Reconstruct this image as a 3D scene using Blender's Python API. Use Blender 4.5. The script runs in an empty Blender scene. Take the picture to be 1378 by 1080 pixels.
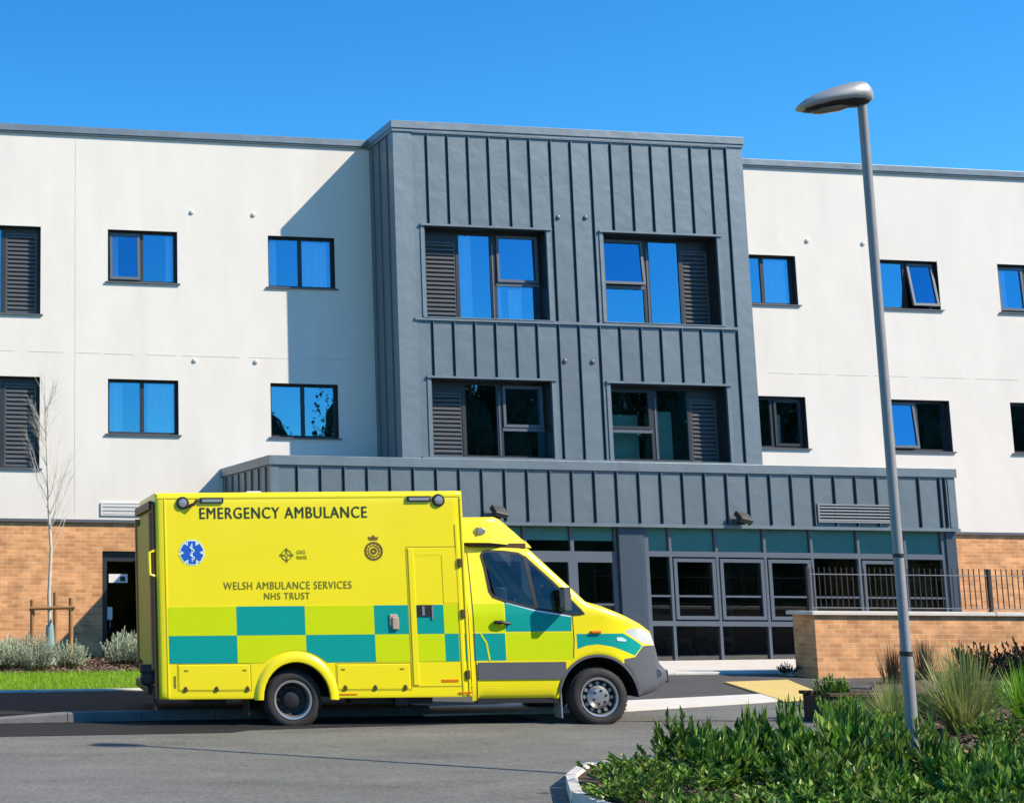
import bpy, bmesh, math, random
from mathutils import Vector, Matrix
from mathutils.geometry import delaunay_2d_cdt
random.seed(7)
PI = math.pi
SC = bpy.context.scene
COL = SC.collection

# ------------------------------------------------------------------ helpers
def inside(p, poly):
    x, y = p; c = False; j = len(poly) - 1
    for i in range(len(poly)):
        xi, yi = poly[i]; xj, yj = poly[j]
        if (yi > y) != (yj > y) and x < (xj - xi) * (y - yi) / (yj - yi) + xi: c = not c
        j = i
    return c

def seg_dist(p, a, b):
    px, py = p; ax, ay = a; bx, by = b
    dx, dy = bx - ax, by - ay
    t = max(0, min(1, ((px - ax) * dx + (py - ay) * dy) / (dx * dx + dy * dy + 1e-12)))
    return math.hypot(px - ax - t * dx, py - ay - t * dy)

def resample(poly, step, closed=True):
    out = []
    n = len(poly)
    for i in range(n if closed else n - 1):
        a, b = poly[i], poly[(i + 1) % n]
        k = max(1, int(math.hypot(b[0] - a[0], b[1] - a[1]) / step + .5))
        for j in range(k): out.append((a[0] + (b[0] - a[0]) * j / k, a[1] + (b[1] - a[1]) * j / k))
    if not closed: out.append(poly[-1])
    return out

class MB:
    def __init__(s): s.v = []; s.f = []; s.m = []
    def add(s, vs, fs, m=0):
        o = len(s.v); s.v += [tuple(v) for v in vs]
        for f in fs: s.f.append([o + i for i in f]); s.m.append(m)
        return s
    def box(s, x0, x1, y0, y1, z0, z1, m=0, M=None):
        vs = [Vector((x, y, z)) for z in (z0, z1) for y in (y0, y1) for x in (x0, x1)]
        if M is not None: vs = [M @ v for v in vs]
        return s.add(vs, [(0, 2, 3, 1), (4, 5, 7, 6), (0, 1, 5, 4), (2, 6, 7, 3), (0, 4, 6, 2), (1, 3, 7, 5)], m)
    def quad(s, a, b, c, d, m=0): return s.add([a, b, c, d], [(0, 1, 2, 3)], m)
    def slab(s, x0, x1, z0, z1, y0, y1, holes=(), m=0, back=True):
        """wall in the XZ plane, front y0 (faces -y), back y1, with rectangular holes (x0,x1,z0,z1)"""
        xs = sorted({x0, x1} | {h[i] for h in holes for i in (0, 1) if x0 < h[i] < x1})
        zs = sorted({z0, z1} | {h[i] for h in holes for i in (2, 3) if z0 < h[i] < z1})
        def hole(i, j):
            cx, cz = (xs[i] + xs[i + 1]) / 2, (zs[j] + zs[j + 1]) / 2
            return any(h[0] < cx < h[1] and h[2] < cz < h[3] for h in holes)
        idx = {}
        o = len(s.v)
        def V(i, j, k):
            key = (i, j, k)
            if key not in idx:
                idx[key] = len(s.v); s.v.append((xs[i], y1 if k else y0, zs[j]))
            return idx[key]
        nx, nz = len(xs) - 1, len(zs) - 1
        solid = lambda i, j: 0 <= i < nx and 0 <= j < nz and not hole(i, j)
        def F(*q): s.f.append(list(q)); s.m.append(m)
        for i in range(nx):
            for j in range(nz):
                if not solid(i, j): continue
                F(V(i, j, 0), V(i + 1, j, 0), V(i + 1, j + 1, 0), V(i, j + 1, 0))
                if back: F(V(i, j, 1), V(i, j + 1, 1), V(i + 1, j + 1, 1), V(i + 1, j, 1))
                if not solid(i - 1, j): F(V(i, j, 0), V(i, j + 1, 0), V(i, j + 1, 1), V(i, j, 1))
                if not solid(i + 1, j): F(V(i + 1, j, 0), V(i + 1, j, 1), V(i + 1, j + 1, 1), V(i + 1, j + 1, 0))
                if not solid(i, j - 1): F(V(i, j, 0), V(i, j, 1), V(i + 1, j, 1), V(i + 1, j, 0))
                if not solid(i, j + 1): F(V(i, j + 1, 0), V(i + 1, j + 1, 0), V(i + 1, j + 1, 1), V(i, j + 1, 1))
        return s
    def tube(s, pts, rad, n=8, m=0, cap=True):
        pts = [Vector(p) for p in pts]
        if not isinstance(rad, (list, tuple)): rad = [rad] * len(pts)
        o = len(s.v); up = None
        for i, p in enumerate(pts):
            t = (pts[min(i + 1, len(pts) - 1)] - pts[max(i - 1, 0)]).normalized()
            if up is None:
                up = t.cross(Vector((0, 0, 1)))
                if up.length < .1: up = t.cross(Vector((1, 0, 0)))
            u = (up - t * up.dot(t)).normalized(); up = u; w = t.cross(u)
            for k in range(n):
                a = 2 * PI * k / n
                s.v.append(tuple(p + (u * math.cos(a) + w * math.sin(a)) * rad[i]))
        for i in range(len(pts) - 1):
            for k in range(n):
                k2 = (k + 1) % n
                s.f.append([o + i * n + k, o + i * n + k2, o + (i + 1) * n + k2, o + (i + 1) * n + k]); s.m.append(m)
        if cap:
            s.f.append([o + k for k in reversed(range(n))]); s.m.append(m)
            e = o + (len(pts) - 1) * n
            s.f.append([e + k for k in range(n)]); s.m.append(m)
        return s
    def lathe(s, prof, n=32, M=None, m=0):
        """prof: (radius, axial) about local Y; axial = y"""
        o = len(s.v)
        for r, a in prof:
            for k in range(n):
                t = 2 * PI * k / n
                v = Vector((r * math.cos(t), a, r * math.sin(t)))
                s.v.append(tuple(M @ v if M is not None else v))
        for i in range(len(prof) - 1):
            for k in range(n):
                k2 = (k + 1) % n
                s.f.append([o + i * n + k, o + (i + 1) * n + k, o + (i + 1) * n + k2, o + i * n + k2]); s.m.append(m)
        return s
    def prism(s, poly, y0, y1, m=0, cap_back=True):
        """polygon of (x,z), extruded along y"""
        n = len(poly); o = len(s.v)
        for y in (y0, y1): s.v += [(x, y, z) for x, z in poly]
        a = sum(poly[i][0] * poly[(i + 1) % n][1] - poly[(i + 1) % n][0] * poly[i][1] for i in range(n))
        r = range(n) if a > 0 else range(n - 1, -1, -1)
        s.f.append([o + i for i in r]); s.m.append(m)
        if cap_back: s.f.append([o + n + i for i in reversed(list(r))]); s.m.append(m)
        for i in range(n):
            j = (i + 1) % n
            q = [o + i, o + n + i, o + n + j, o + j]
            s.f.append(q if a > 0 else q[::-1]); s.m.append(m)
        return s
    def build(s, name, mats, parent=None, smooth=False, bevel=0, angle=40):
        me = bpy.data.meshes.new(name)
        me.from_pydata(s.v, [], s.f)
        if not isinstance(mats, (list, tuple)): mats = [mats]
        for mm in mats: me.materials.append(mm)
        if len(mats) > 1: me.polygons.foreach_set('material_index', s.m)
        if smooth:
            me.polygons.foreach_set('use_smooth', [True] * len(me.polygons))
        me.update()
        if smooth and angle < 180: me.set_sharp_from_angle(angle=math.radians(angle))
        ob = bpy.data.objects.new(name, me); COL.objects.link(ob)
        if parent is not None: ob.parent = parent
        if bevel:
            b = ob.modifiers.new('bevel', 'BEVEL'); b.width = bevel; b.segments = 2; b.limit_method = 'ANGLE'; b.angle_limit = math.radians(40)
        return ob

def tag(o, label, cat, group=None):
    o['label'] = label; o['category'] = cat
    if group: o['group'] = group
    return o
def thing(name, label, cat, loc=(0, 0, 0), group=None):
    o = bpy.data.objects.new(name, None); COL.objects.link(o); o.location = loc; o.empty_display_size = .2
    return tag(o, label, cat, group)
def structure(o): o['kind'] = 'structure'; return o
def stuff(o): o['kind'] = 'stuff'; return o

# ------------------------------------------------------------------ materials
def newmat(name):
    m = bpy.data.materials.new(name); m.use_nodes = True
    nt = m.node_tree; b = nt.nodes['Principled BSDF']
    return m, nt, b
def N(nt, t, **kw):
    n = nt.nodes.new(t)
    for k, v in kw.items(): setattr(n, k, v)
    return n
def simple(name, col, rough=.5, metal=0, var=.06, scale=6, bump=0, bscale=40, spec=.5, coat=0):
    m, nt, b = newmat(name)
    b.inputs['Roughness'].default_value = rough; b.inputs['Metallic'].default_value = metal
    b.inputs['Specular IOR Level'].default_value = spec
    b.inputs['Coat Weight'].default_value = coat; b.inputs['Coat Roughness'].default_value = .08
    tc = N(nt, 'ShaderNodeTexCoord')
    nz = N(nt, 'ShaderNodeTexNoise'); nz.inputs['Scale'].default_value = scale; nz.inputs['Detail'].default_value = 6
    nt.links.new(tc.outputs['Object'], nz.inputs['Vector'])
    mx = N(nt, 'ShaderNodeMix', data_type='RGBA')
    mx.inputs[6].default_value = (*[c * (1 - var) for c in col], 1); mx.inputs[7].default_value = (*[min(1, c * (1 + var)) for c in col], 1)
    nt.links.new(nz.outputs['Fac'], mx.inputs[0]); nt.links.new(mx.outputs[2], b.inputs['Base Color'])
    if bump:
        n2 = N(nt, 'ShaderNodeTexNoise'); n2.inputs['Scale'].default_value = bscale; n2.inputs['Detail'].default_value = 4
        nt.links.new(tc.outputs['Object'], n2.inputs['Vector'])
        bp = N(nt, 'ShaderNodeBump'); bp.inputs['Strength'].default_value = bump; bp.inputs['Distance'].default_value = .01
        nt.links.new(n2.outputs['Fac'], bp.inputs['Height']); nt.links.new(bp.outputs[0], b.inputs['Normal'])
    return m

def render_wall_mat():
    m, nt, b = newmat('white_render'); b.inputs['Roughness'].default_value = .9; b.inputs['Specular IOR Level'].default_value = .2
    tc = N(nt, 'ShaderNodeTexCoord')
    mp = N(nt, 'ShaderNodeMapping'); mp.inputs['Scale'].default_value = (.9, .9, .35)
    nt.links.new(tc.outputs['Object'], mp.inputs['Vector'])
    n1 = N(nt, 'ShaderNodeTexNoise'); n1.inputs['Scale'].default_value = 1.1; n1.inputs['Detail'].default_value = 7; n1.inputs['Roughness'].default_value = .6
    nt.links.new(mp.outputs[0], n1.inputs['Vector'])
    cr = N(nt, 'ShaderNodeValToRGB'); e = cr.color_ramp.elements
    e[0].position = .3; e[0].color = (.70, .665, .615, 1); e[1].position = .68; e[1].color = (.765, .725, .67, 1)
    nt.links.new(n1.outputs['Fac'], cr.inputs[0])
    ms = N(nt, 'ShaderNodeMapping'); ms.inputs['Scale'].default_value = (3.2, 3.2, .3); nt.links.new(tc.outputs['Object'], ms.inputs['Vector'])
    ns = N(nt, 'ShaderNodeTexNoise'); ns.inputs['Scale'].default_value = 1; ns.inputs['Detail'].default_value = 5; nt.links.new(ms.outputs[0], ns.inputs['Vector'])
    rs = N(nt, 'ShaderNodeMapRange'); rs.inputs['From Min'].default_value = .5; rs.inputs['From Max'].default_value = .85; rs.inputs['To Min'].default_value = 1; rs.inputs['To Max'].default_value = .95
    nt.links.new(ns.outputs['Fac'], rs.inputs['Value'])
    mm = N(nt, 'ShaderNodeMix', data_type='RGBA', blend_type='MULTIPLY'); mm.inputs[0].default_value = 1
    nt.links.new(cr.outputs[0], mm.inputs[6]); nt.links.new(rs.outputs[0], mm.inputs[7]); nt.links.new(mm.outputs[2], b.inputs['Base Color'])
    n2 = N(nt, 'ShaderNodeTexNoise'); n2.inputs['Scale'].default_value = 120
    nt.links.new(tc.outputs['Object'], n2.inputs['Vector'])
    n3 = N(nt, 'ShaderNodeTexNoise'); n3.inputs['Scale'].default_value = 1.6; n3.inputs['Detail'].default_value = 3
    nt.links.new(tc.outputs['Object'], n3.inputs['Vector'])
    ad = N(nt, 'ShaderNodeMath', operation='MULTIPLY_ADD'); ad.inputs[1].default_value = 5.0
    nt.links.new(n3.outputs['Fac'], ad.inputs[0]); nt.links.new(n2.outputs['Fac'], ad.inputs[2])
    bp = N(nt, 'ShaderNodeBump'); bp.inputs['Strength'].default_value = .25; bp.inputs['Distance'].default_value = .006
    nt.links.new(ad.outputs[0], bp.inputs['Height']); nt.links.new(bp.outputs[0], b.inputs['Normal'])
    return m

def brick_mat(name, c1, c2, mortar):
    m, nt, b = newmat(name); b.inputs['Roughness'].default_value = .85; b.inputs['Specular IOR Level'].default_value = .2
    tc = N(nt, 'ShaderNodeTexCoord'); sp = N(nt, 'ShaderNodeSeparateXYZ')
    nt.links.new(tc.outputs['Object'], sp.inputs[0])
    ad = N(nt, 'ShaderNodeMath', operation='ADD'); nt.links.new(sp.outputs[0], ad.inputs[0]); nt.links.new(sp.outputs[1], ad.inputs[1])
    cb = N(nt, 'ShaderNodeCombineXYZ'); nt.links.new(ad.outputs[0], cb.inputs[0]); nt.links.new(sp.outputs[2], cb.inputs[1])
    br = N(nt, 'ShaderNodeTexBrick'); br.offset = .5
    br.inputs['Scale'].default_value = 1; br.inputs['Brick Width'].default_value = .225; br.inputs['Row Height'].default_value = .075
    br.inputs['Mortar Size'].default_value = .006; br.inputs['Mortar Smooth'].default_value = .2; br.inputs['Bias'].default_value = 0
    br.inputs['Color1'].default_value = (*c1, 1); br.inputs['Color2'].default_value = (*c2, 1); br.inputs['Mortar'].default_value = (*mortar, 1)
    nt.links.new(cb.outputs[0], br.inputs['Vector'])
    nz = N(nt, 'ShaderNodeTexNoise'); nz.inputs['Scale'].default_value = 3.5; nz.inputs['Detail'].default_value = 8
    nt.links.new(cb.outputs[0], nz.inputs['Vector'])
    mr = N(nt, 'ShaderNodeMapRange'); mr.inputs['From Min'].default_value = .3; mr.inputs['From Max'].default_value = .7
    mr.inputs['To Min'].default_value = .72; mr.inputs['To Max'].default_value = 1.16
    nt.links.new(nz.outputs['Fac'], mr.inputs['Value'])
    mu = N(nt, 'ShaderNodeMix', data_type='RGBA', blend_type='MULTIPLY'); mu.inputs[0].default_value = 1
    nt.links.new(br.outputs['Color'], mu.inputs[6]); nt.links.new(mr.outputs[0], mu.inputs[7])
    nt.links.new(mu.outputs[2], b.inputs['Base Color'])
    bp = N(nt, 'ShaderNodeBump'); bp.inputs['Strength'].default_value = .5; bp.inputs['Distance'].default_value = .006; bp.invert = True
    nt.links.new(br.outputs['Fac'], bp.inputs['Height']); nt.links.new(bp.outputs[0], b.inputs['Normal'])
    return m

def zinc_mat(name, col, var=.1):
    m, nt, b = newmat(name); b.inputs['Roughness'].default_value = .42; b.inputs['Metallic'].default_value = .25
    tc = N(nt, 'ShaderNodeTexCoord')
    mp = N(nt, 'ShaderNodeMapping'); mp.inputs['Scale'].default_value = (2.2, 2.2, .5); nt.links.new(tc.outputs['Object'], mp.inputs['Vector'])
    n1 = N(nt, 'ShaderNodeTexNoise'); n1.inputs['Scale'].default_value = 1.5; n1.inputs['Detail'].default_value = 5
    nt.links.new(mp.outputs[0], n1.inputs['Vector'])
    mx = N(nt, 'ShaderNodeMix', data_type='RGBA')
    mx.inputs[6].default_value = (*[c * (1 - var) for c in col], 1); mx.inputs[7].default_value = (*[c * (1 + var) for c in col], 1)
    sp = N(nt, 'ShaderNodeSeparateXYZ'); nt.links.new(tc.outputs['Object'], sp.inputs[0])
    sa = N(nt, 'ShaderNodeMath', operation='MULTIPLY_ADD'); sa.inputs[1].default_value = 1 / .4395; sa.inputs[2].default_value = -.41; nt.links.new(sp.outputs[0], sa.inputs[0])
    fl_ = N(nt, 'ShaderNodeMath', operation='FLOOR'); nt.links.new(sa.outputs[0], fl_.inputs[0])
    wn = N(nt, 'ShaderNodeTexWhiteNoise', noise_dimensions='1D'); nt.links.new(fl_.outputs[0], wn.inputs['W'])
    wr = N(nt, 'ShaderNodeMapRange'); wr.inputs['To Min'].default_value = .93; wr.inputs['To Max'].default_value = 1.07; nt.links.new(wn.outputs['Value'], wr.inputs['Value'])
    wm = N(nt, 'ShaderNodeMix', data_type='RGBA', blend_type='MULTIPLY'); wm.inputs[0].default_value = 1
    nt.links.new(n1.outputs['Fac'], mx.inputs[0]); nt.links.new(mx.outputs[2], wm.inputs[6]); nt.links.new(wr.outputs[0], wm.inputs[7]); nt.links.new(wm.outputs[2], b.inputs['Base Color'])
    n2 = N(nt, 'ShaderNodeTexNoise'); n2.inputs['Scale'].default_value = 2.6; n2.inputs['Detail'].default_value = 2
    nt.links.new(tc.outputs['Object'], n2.inputs['Vector'])
    bp = N(nt, 'ShaderNodeBump'); bp.inputs['Strength'].default_value = .5; bp.inputs['Distance'].default_value = .025
    nt.links.new(n2.outputs['Fac'], bp.inputs['Height']); nt.links.new(bp.outputs[0], b.inputs['Normal'])
    return m

def glass_mat(name, refl, tint, refl_tint=(1, 1, 1), wave=.0):
    m = bpy.data.materials.new(name); m.use_nodes = True; nt = m.node_tree
    nt.nodes.remove(nt.nodes['Principled BSDF']); out = nt.nodes['Material Output']
    tr = N(nt, 'ShaderNodeBsdfTransparent'); tr.inputs[0].default_value = (*tint, 1)
    gl = N(nt, 'ShaderNodeBsdfGlossy'); gl.inputs['Roughness'].default_value = .01; gl.inputs[0].default_value = (*refl_tint, 1)
    if wave:
        tc = N(nt, 'ShaderNodeTexCoord'); nz = N(nt, 'ShaderNodeTexNoise'); nz.inputs['Scale'].default_value = 1.3
        nt.links.new(tc.outputs['Object'], nz.inputs['Vector'])
        bp = N(nt, 'ShaderNodeBump'); bp.inputs['Strength'].default_value = wave; bp.inputs['Distance'].default_value = .01
        nt.links.new(nz.outputs['Fac'], bp.inputs['Height']); nt.links.new(bp.outputs[0], gl.inputs['Normal'])
    lw = N(nt, 'ShaderNodeFresnel'); lw.inputs[0].default_value = 1.45
    ma = N(nt, 'ShaderNodeMath', operation='MULTIPLY_ADD', use_clamp=True); ma.inputs[1].default_value = 1; ma.inputs[2].default_value = refl - .035
    nt.links.new(lw.outputs[0], ma.inputs[0])
    mx = N(nt, 'ShaderNodeMixShader'); nt.links.new(ma.outputs[0], mx.inputs[0])
    nt.links.new(tr.outputs[0], mx.inputs[1]); nt.links.new(gl.outputs[0], mx.inputs[2]); nt.links.new(mx.outputs[0], out.inputs[0])
    return m

def asphalt_mat(name, lo, hi, blotch=.5):
    m, nt, b = newmat(name); b.inputs['Roughness'].default_value = .85; b.inputs['Specular IOR Level'].default_value = .3
    tc = N(nt, 'ShaderNodeTexCoord')
    n1 = N(nt, 'ShaderNodeTexNoise'); n1.inputs['Scale'].default_value = 90; n1.inputs['Detail'].default_value = 3
    n2 = N(nt, 'ShaderNodeTexNoise'); n2.inputs['Scale'].default_value = blotch * 1.6; n2.inputs['Detail'].default_value = 8; n2.inputs['Roughness'].default_value = .65
    mp = N(nt, 'ShaderNodeMapping'); mp.inputs['Scale'].default_value = (.6, 1.6, 1); nt.links.new(tc.outputs['Object'], mp.inputs['Vector'])
    nt.links.new(tc.outputs['Object'], n1.inputs['Vector']); nt.links.new(mp.outputs[0], n2.inputs['Vector'])
    a = N(nt, 'ShaderNodeMath', operation='MULTIPLY_ADD'); a.inputs[1].default_value = .55
    nt.links.new(n1.outputs['Fac'], a.inputs[0])
    a2 = N(nt, 'ShaderNodeMath', operation='MULTIPLY'); a2.inputs[1].default_value = .6; nt.links.new(n2.outputs['Fac'], a2.inputs[0])
    nt.links.new(a2.outputs[0], a.inputs[2])
    n4 = N(nt, 'ShaderNodeTexNoise'); n4.inputs['Scale'].default_value = 22; n4.inputs['Detail'].default_value = 5; n4.inputs['Roughness'].default_value = .75
    nt.links.new(tc.outputs['Object'], n4.inputs['Vector'])
    a3 = N(nt, 'ShaderNodeMath', operation='MULTIPLY_ADD'); a3.inputs[1].default_value = .9; nt.links.new(n4.outputs['Fac'], a3.inputs[0])
    a4 = N(nt, 'ShaderNodeMath', operation='SUBTRACT'); a4.inputs[1].default_value = .45; nt.links.new(a.outputs[0], a4.inputs[0]); nt.links.new(a4.outputs[0], a3.inputs[2]); a = a3
    cr = N(nt, 'ShaderNodeValToRGB'); e = cr.color_ramp.elements
    e[0].position = .35; e[0].color = (*lo, 1); e[1].position = .8; e[1].color = (*hi, 1)
    nt.links.new(a.outputs[0], cr.inputs[0]); nt.links.new(cr.outputs[0], b.inputs['Base Color'])
    bp = N(nt, 'ShaderNodeBump'); bp.inputs['Strength'].default_value = .5; bp.inputs['Distance'].default_value = .006
    nt.links.new(n1.outputs['Fac'], bp.inputs['Height']); nt.links.new(bp.outputs[0], b.inputs['Normal'])
    return m

def leaf_mat(name, cols, rough=.35, trans=.25):
    """per-leaf colour spread"""
    m, nt, b = newmat(name); b.inputs['Roughness'].default_value = rough
    g = N(nt, 'ShaderNodeNewGeometry'); cr = N(nt, 'ShaderNodeValToRGB'); e = cr.color_ramp.elements
    e[0].position = 0; e[0].color = (*cols[0], 1); e[1].position = 1; e[1].color = (*cols[-1], 1)
    for i, c in enumerate(cols[1:-1]):
        q = e.new((i + 1) / (len(cols) - 1)); q.color = (*c, 1)
    nt.links.new(g.outputs['Random Per Island'], cr.inputs[0]); nt.links.new(cr.outputs[0], b.inputs['Base Color'])
    oi = N(nt, 'ShaderNodeObjectInfo'); orr = N(nt, 'ShaderNodeMapRange'); orr.inputs['To Min'].default_value = .70; orr.inputs['To Max'].default_value = 1.35
    nt.links.new(oi.outputs['Random'], orr.inputs['Value'])
    ox = N(nt, 'ShaderNodeMix', data_type='RGBA', blend_type='MULTIPLY'); ox.inputs[0].default_value = 1
    nt.links.new(cr.outputs[0], ox.inputs[6]); nt.links.new(orr.outputs[0], ox.inputs[7]); nt.links.new(ox.outputs[2], b.inputs['Base Color'])
    if trans:
        t = N(nt, 'ShaderNodeBsdfTranslucent'); nt.links.new(ox.outputs[2], t.inputs[0])
        mx = N(nt, 'ShaderNodeMixShader'); mx.inputs[0].default_value = trans
        out = nt.nodes['Material Output']
        nt.links.new(b.outputs[0], mx.inputs[1]); nt.links.new(t.outputs[0], mx.inputs[2]); nt.links.new(mx.outputs[0], out.inputs[0])
    return m

M = {}
M['render'] = render_wall_mat()
M['brick'] = brick_mat('buff_brick', (.77, .395, .18), (.55, .26, .11), (.66, .48, .30))
M['zinc'] = zinc_mat('zinc_cladding', (.145, .186, .212))
M['zinc_trim'] = zinc_mat('zinc_trim', (.165, .208, .238), .05)
M['coping'] = zinc_mat('grey_coping', (.165, .205, .235), .06)
M['frame'] = simple('dark_frame', (.022, .024, .030), .45)
M['frame_lt'] = simple('grey_frame', (.10, .122, .152), .4)
M['pier'] = zinc_mat('dark_pier_panel', (.06, .085, .115), .05)
M['door_dark'] = simple('dark_green_door', (.01, .016, .015), .4)
M['sill'] = simple('grey_sill', (.10, .11, .13), .4)
M['louvre'] = simple('dark_louvre', (.095, .10, .112), .4)
M['louvre_lt'] = simple('pale_louvre', (.62, .62, .62), .5)
M['louvre_gr'] = simple('grey_louvre', (.22, .24, .26), .45)
M['glass'] = glass_mat('window_glass', .39, (.82, .96, .97), (.20, .62, .97), .03)
M['glass_gf'] = glass_mat('shopfront_glass', .14, (.84, .95, .92), (1, 1, 1), .03)
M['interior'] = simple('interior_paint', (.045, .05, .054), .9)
M['slab'] = simple('interior_slab', (.16, .18, .21), .9)
M['curtain'] = simple('curtain_fabric', (.80, .85, .84), .9, var=.06)
M['blind'] = simple('green_blind', (.48, .82, .71), .85)
M['teal_int'] = simple('teal_furniture', (.42, .82, .70), .7)
M['concrete'] = simple('pale_concrete', (.62, .59, .53), .9, var=.15, scale=4, bump=.2)
M['kerb'] = simple('kerb_concrete', (.52, .50, .46), .9, var=.25, scale=5, bump=.3)
M['kerb_shaded'] = simple('shaded_kerb', (.15, .15, .15), .9, var=.3, scale=6, bump=.3)  # kerb concrete darkened so its base colour carries the shadow lying on it
M['asphalt'] = asphalt_mat('road_asphalt', (.075, .075, .069), (.215, .214, .198))
M['asphalt_dark'] = asphalt_mat('pavement_asphalt', (.055, .055, .054), (.105, .104, .102), 1.5)
M['asphalt_new'] = asphalt_mat('fresh_tarmac', (.010, .010, .011), (.022, .022, .024), 1.5)
M['soil'] = simple('bark_mulch_bed', (.075, .048, .030), .95, var=.4, scale=30, bump=.6, bscale=60)
M['lawn'] = simple('lawn_soil', (.11, .19, .012), .95, var=.3, scale=20)
M['galv'] = simple('galvanised_steel', (.22, .22, .22), .55, .1, var=.15, scale=9)
M['alu'] = simple('cast_aluminium', (.36, .355, .35), .42, .3)
M['black'] = simple('black_plastic', (.012, .012, .013), .5)
M['white'] = simple('white_paint', (.75, .75, .75), .5)
M['yellow'] = simple('yellow_paint', (.90, .75, .005), .34, var=.05, scale=1.3, coat=.25, bump=.10, bscale=1.8)
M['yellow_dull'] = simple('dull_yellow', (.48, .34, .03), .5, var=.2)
M['lime'] = simple('lime_reflective', (.57, .69, .001), .5, var=.02, spec=.2)
M['green'] = simple('green_reflective', (.0, .31, .27), .5, var=.03, spec=.2)
M['grey_pl'] = simple('grey_plastic', (.095, .097, .108), .5, var=.1, scale=8)
M['text'] = simple('dark_lettering', (.02, .03, .012), .5)
M['text_soft'] = simple('olive_lettering', (.20, .19, .012), .5)
M['tyre'] = simple('tyre_rubber', (.022, .021, .021), .8, var=.3, scale=12, bump=.2)
M['steel'] = simple('silver_wheel', (.42, .42, .42), .35, .7, var=.15, scale=15)
M['dark_steel'] = simple('dark_steel', (.022, .022, .024), .5, .3)
M['cab_glass'] = glass_mat('cab_glass', .07, (.42, .48, .50), (1, 1, 1), .02)
M['lens'] = simple('clear_lens', (.30, .32, .33), .15, .3, coat=.6)
M['orange'] = simple('amber_lens', (.75, .20, .01), .2, coat=.6)
M['red'] = simple('red_lens', (.5, .02, .01), .25)
M['brown'] = simple('brown_hardware', (.10, .05, .015), .5)
M['blue'] = simple('star_blue', (.012, .10, .48), .4)
M['star_white'] = simple('star_white', (.62, .80, .85), .4)
M['wood'] = simple('stake_timber', (.34, .17, .065), .85, var=.3, scale=14)
M['bark_white'] = simple('birch_bark', (.52, .48, .41), .8, var=.3, scale=25)
M['twig'] = simple('birch_twig', (.56, .49, .40), .8)
M['guard'] = simple('teal_tree_guard', (.20, .34, .33), .7, var=.3, scale=18)
M['tactile'] = simple('buff_tactile', (.70, .52, .18), .85, var=.08, scale=5)
M['dark_wood'] = simple('dark_weathered_wood', (.055, .035, .022), .9, var=.4, scale=16, bump=.4)
M['rail_bar'] = simple('railing_paint', (.03, .022, .020), .5)
M['rail_light'] = simple('railing_grey', (.20, .21, .23), .4)
M['laurel'] = leaf_mat('glossy_leaf', [(.02, .06, .006), (.06, .15, .014), (.12, .26, .025), (.36, .48, .10), (.035, .10, .014), (.17, .35, .03), (.025, .06, .008)], .42, .3)
M['stem'] = simple('green_stem', (.06, .07, .02), .8)
M['silver'] = leaf_mat('silver_leaf', [(.38, .44, .28), (.52, .57, .40), (.66, .70, .55), (.28, .34, .18)], .7, .2)
M['ograss'] = leaf_mat('grass_blade', [(.14, .20, .03), (.24, .30, .07), (.36, .38, .15), (.10, .18, .02), (.46, .44, .24)], .5, .3)
M['brightgrass'] = leaf_mat('bright_blade', [(.10, .24, .01), (.17, .34, .02), (.08, .20, .01)], .5, .3)
M['browngrass'] = leaf_mat('brown_blade', [(.13, .08, .035), (.20, .13, .06), (.08, .045, .02)], .7, .2)
M['darkleaf'] = leaf_mat('dark_leaf', [(.014, .012, .010), (.028, .020, .013), (.02, .03, .012), (.045, .03, .02)], .6, .1)
M['turf'] = leaf_mat('turf_blade', [(.19, .36, .006), (.28, .46, .012), (.13, .27, .005)], .6, .3)
M['mulch'] = leaf_mat('bark_chip', [(.08, .05, .03), (.17, .105, .06), (.30, .21, .13), (.05, .032, .02)], .9, 0)
M['flower'] = leaf_mat('cream_petal', [(.70, .66, .28), (.62, .62, .45), (.55, .58, .15)], .6, .2)
M['far_leaf'] = leaf_mat('woodland_leaf', [(.015, .025, .008), (.03, .05, .012), (.02, .035, .01)], .7, .1)

# ------------------------------------------------------------------ camera, sun, sky
fx, cxp, cyp = 2000.0, 19.66501771, 482.40874055
yaw, pit, rol = [math.radians(a) for a in (7.22748561, 8.68152078, -0.49261843)]
fwd = Vector((math.sin(yaw) * math.cos(pit), math.cos(yaw) * math.cos(pit), math.sin(pit)))
rgt = Vector((math.cos(yaw), -math.sin(yaw), 0)); dwn = fwd.cross(rgt)
r2 = rgt * math.cos(rol) + dwn * math.sin(rol); d2 = dwn * math.cos(rol) - rgt * math.sin(rol)
cd = bpy.data.cameras.new('camera'); cam = bpy.data.objects.new('camera', cd); COL.objects.link(cam)
mw = Matrix.Identity(4)
for i in range(3): mw[i][0], mw[i][1], mw[i][2] = r2[i], -d2[i], -fwd[i]
CAMP = Vector((-14, -29.347487, 1.7)); mw.translation = CAMP
cam.matrix_world = mw
cd.sensor_width = 36; cd.lens = 36 * fx / 1378
cd.shift_x = (689 - cxp) / 1378; cd.shift_y = (cyp - 540) / 1378
cd.clip_start = .1; cd.clip_end = 2000
SC.camera = cam

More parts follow.
